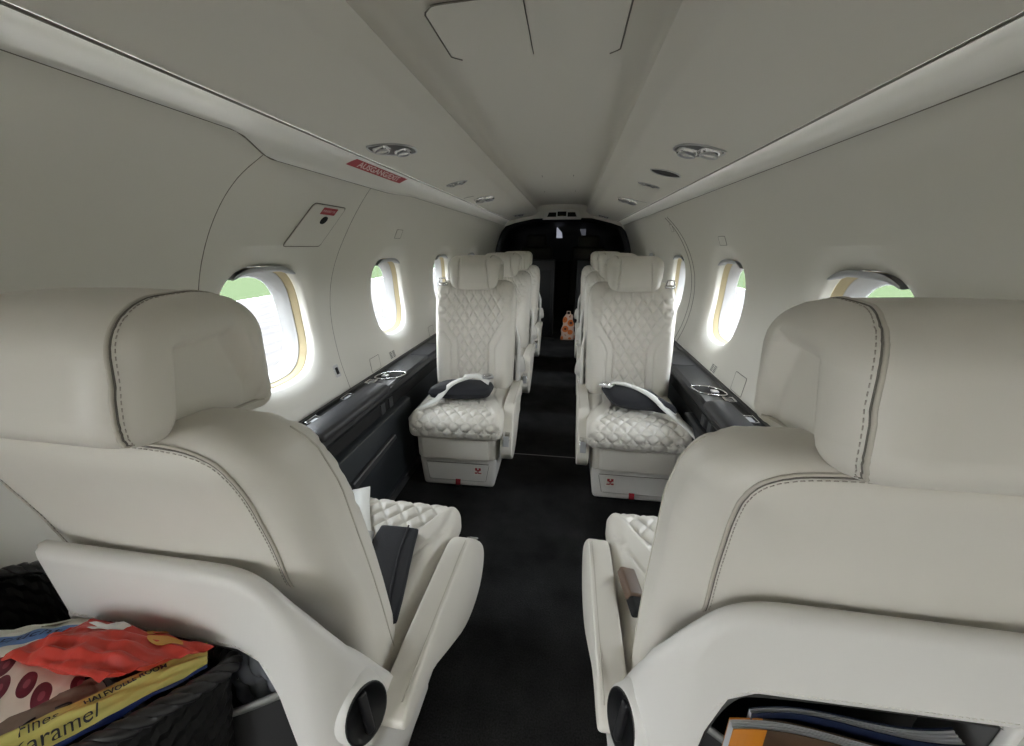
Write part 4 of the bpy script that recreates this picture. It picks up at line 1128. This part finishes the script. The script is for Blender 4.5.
# ================================================================== OUTSIDE
MA, t, bs = nt('airport_concrete'); tc = t.nodes.new('ShaderNodeTexCoord'); w = t.nodes.new('ShaderNodeTexWave'); w.bands_direction = 'X'; w.inputs['Scale'].default_value = .5; w.inputs['Distortion'].default_value = 9; w.inputs['Detail'].default_value = 4
t.links.new(tc.outputs['Object'], w.inputs['Vector']); rr_ = t.nodes.new('ShaderNodeValToRGB'); bs.inputs['Specular IOR Level'].default_value = 0; rr_.color_ramp.elements[0].color = (.036, .034, .033, 1); rr_.color_ramp.elements[1].color = (.046, .044, .043, 1)
t.links.new(w.outputs['Fac'], rr_.inputs['Fac']); t.links.new(rr_.outputs['Color'], bs.inputs['Base Color']); bs.inputs['Roughness'].default_value = .9
gz = -1.0
tag(link('ground', [(-13, -60, gz), (9, -60, gz), (9, 60, gz), (-13, 60, gz)], [(0, 1, 2, 3)], MA, None, False), kind='structure')
MGr = mat('grass', (.0205, .027, .0145), .95, vary=.35, spec=0)
for nm, x0, x1 in (('grass_field', -200, -13), ('grass_field', 9, 200)):
    o = link(nm, [(x0, -150, gz + .01), (x1, -150, gz + .01), (x1, 200, gz + .01), (x0, 200, gz + .01)], [(0, 1, 2, 3)], MGr, None, False)
    tag(o, 'green grass field beyond the apron outside the %s windows' % ('left' if x0 < 0 else 'right'), 'grass', kind='stuff')

# ================================================================== LIGHT
w = bpy.data.worlds.new('overcast_sky'); sc.world = w; w.use_nodes = True; t = w.node_tree; bg = t.nodes['Background']
tc = t.nodes.new('ShaderNodeTexCoord'); sx = t.nodes.new('ShaderNodeSeparateXYZ'); t.links.new(tc.outputs['Generated'], sx.inputs[0])
cr = t.nodes.new('ShaderNodeValToRGB'); cr.color_ramp.elements[0].position = .45; cr.color_ramp.elements[0].color = (.55, .56, .57, 1); cr.color_ramp.elements[1].position = .75; cr.color_ramp.elements[1].color = (.86, .92, 1.0, 1)
t.links.new(sx.outputs['Z'], cr.inputs['Fac']); t.links.new(cr.outputs['Color'], bg.inputs['Color']); bg.inputs['Strength'].default_value = 28
def portal(name, loc, rot, sx_, sy_):
    l = bpy.data.lights.new(name, 'AREA'); l.shape = 'RECTANGLE'; l.size = sx_; l.size_y = sy_; l.cycles.is_portal = True
    o = bpy.data.objects.new(name, l); COL.objects.link(o); o.location = loc; o.rotation_euler = rot
for y in WIN_Y:
    portal('window_portal', (-.86, y, WZ), (0, -PI / 2, 0), .36, .38); portal('window_portal', (.86, y, WZ), (0, PI / 2, 0), .36, .38)
portal('cargo_door_portal', (-.80, -.80, .68), (0, -PI / 2, 0), 1.05, .42)

# ================================================================== CAMERA
cam = bpy.data.cameras.new('camera'); co = bpy.data.objects.new('camera', cam); COL.objects.link(co); sc.camera = co
F_PX = 385; cam.sensor_fit = 'HORIZONTAL'; cam.sensor_width = 36; cam.lens = 36 * F_PX / 1024; cam.clip_start = .02; cam.clip_end = 500
pitch = math.atan(127 / F_PX); yaw = math.atan(58 / F_PX * math.cos(pitch))
co.location = (CAMX, 0, CAMZ); co.rotation_euler = (PI / 2 - pitch, 0, yaw)

# ================================================================== to real size
done = set()
for o in list(sc.objects):
    if o.data is not None and o.type == 'MESH' and o.data.name not in done:
        done.add(o.data.name); o.data.transform(Matrix.Scale(K, 4))
    if o.type == 'LIGHT' and o.data.name not in done:
        done.add(o.data.name); o.data.size *= K; o.data.size_y *= K
    o.location = o.location * K
    if o.parent is None: o.location.z -= FZ * K
sc.view_settings.view_transform = 'Standard'; sc.view_settings.look = 'None'; sc.view_settings.gamma = 1; sc.view_settings.use_curve_mapping = False
sc.view_settings.exposure = .45
sc.cycles.max_bounces = 14; sc.cycles.diffuse_bounces = 10; sc.cycles.transparent_max_bounces = 12
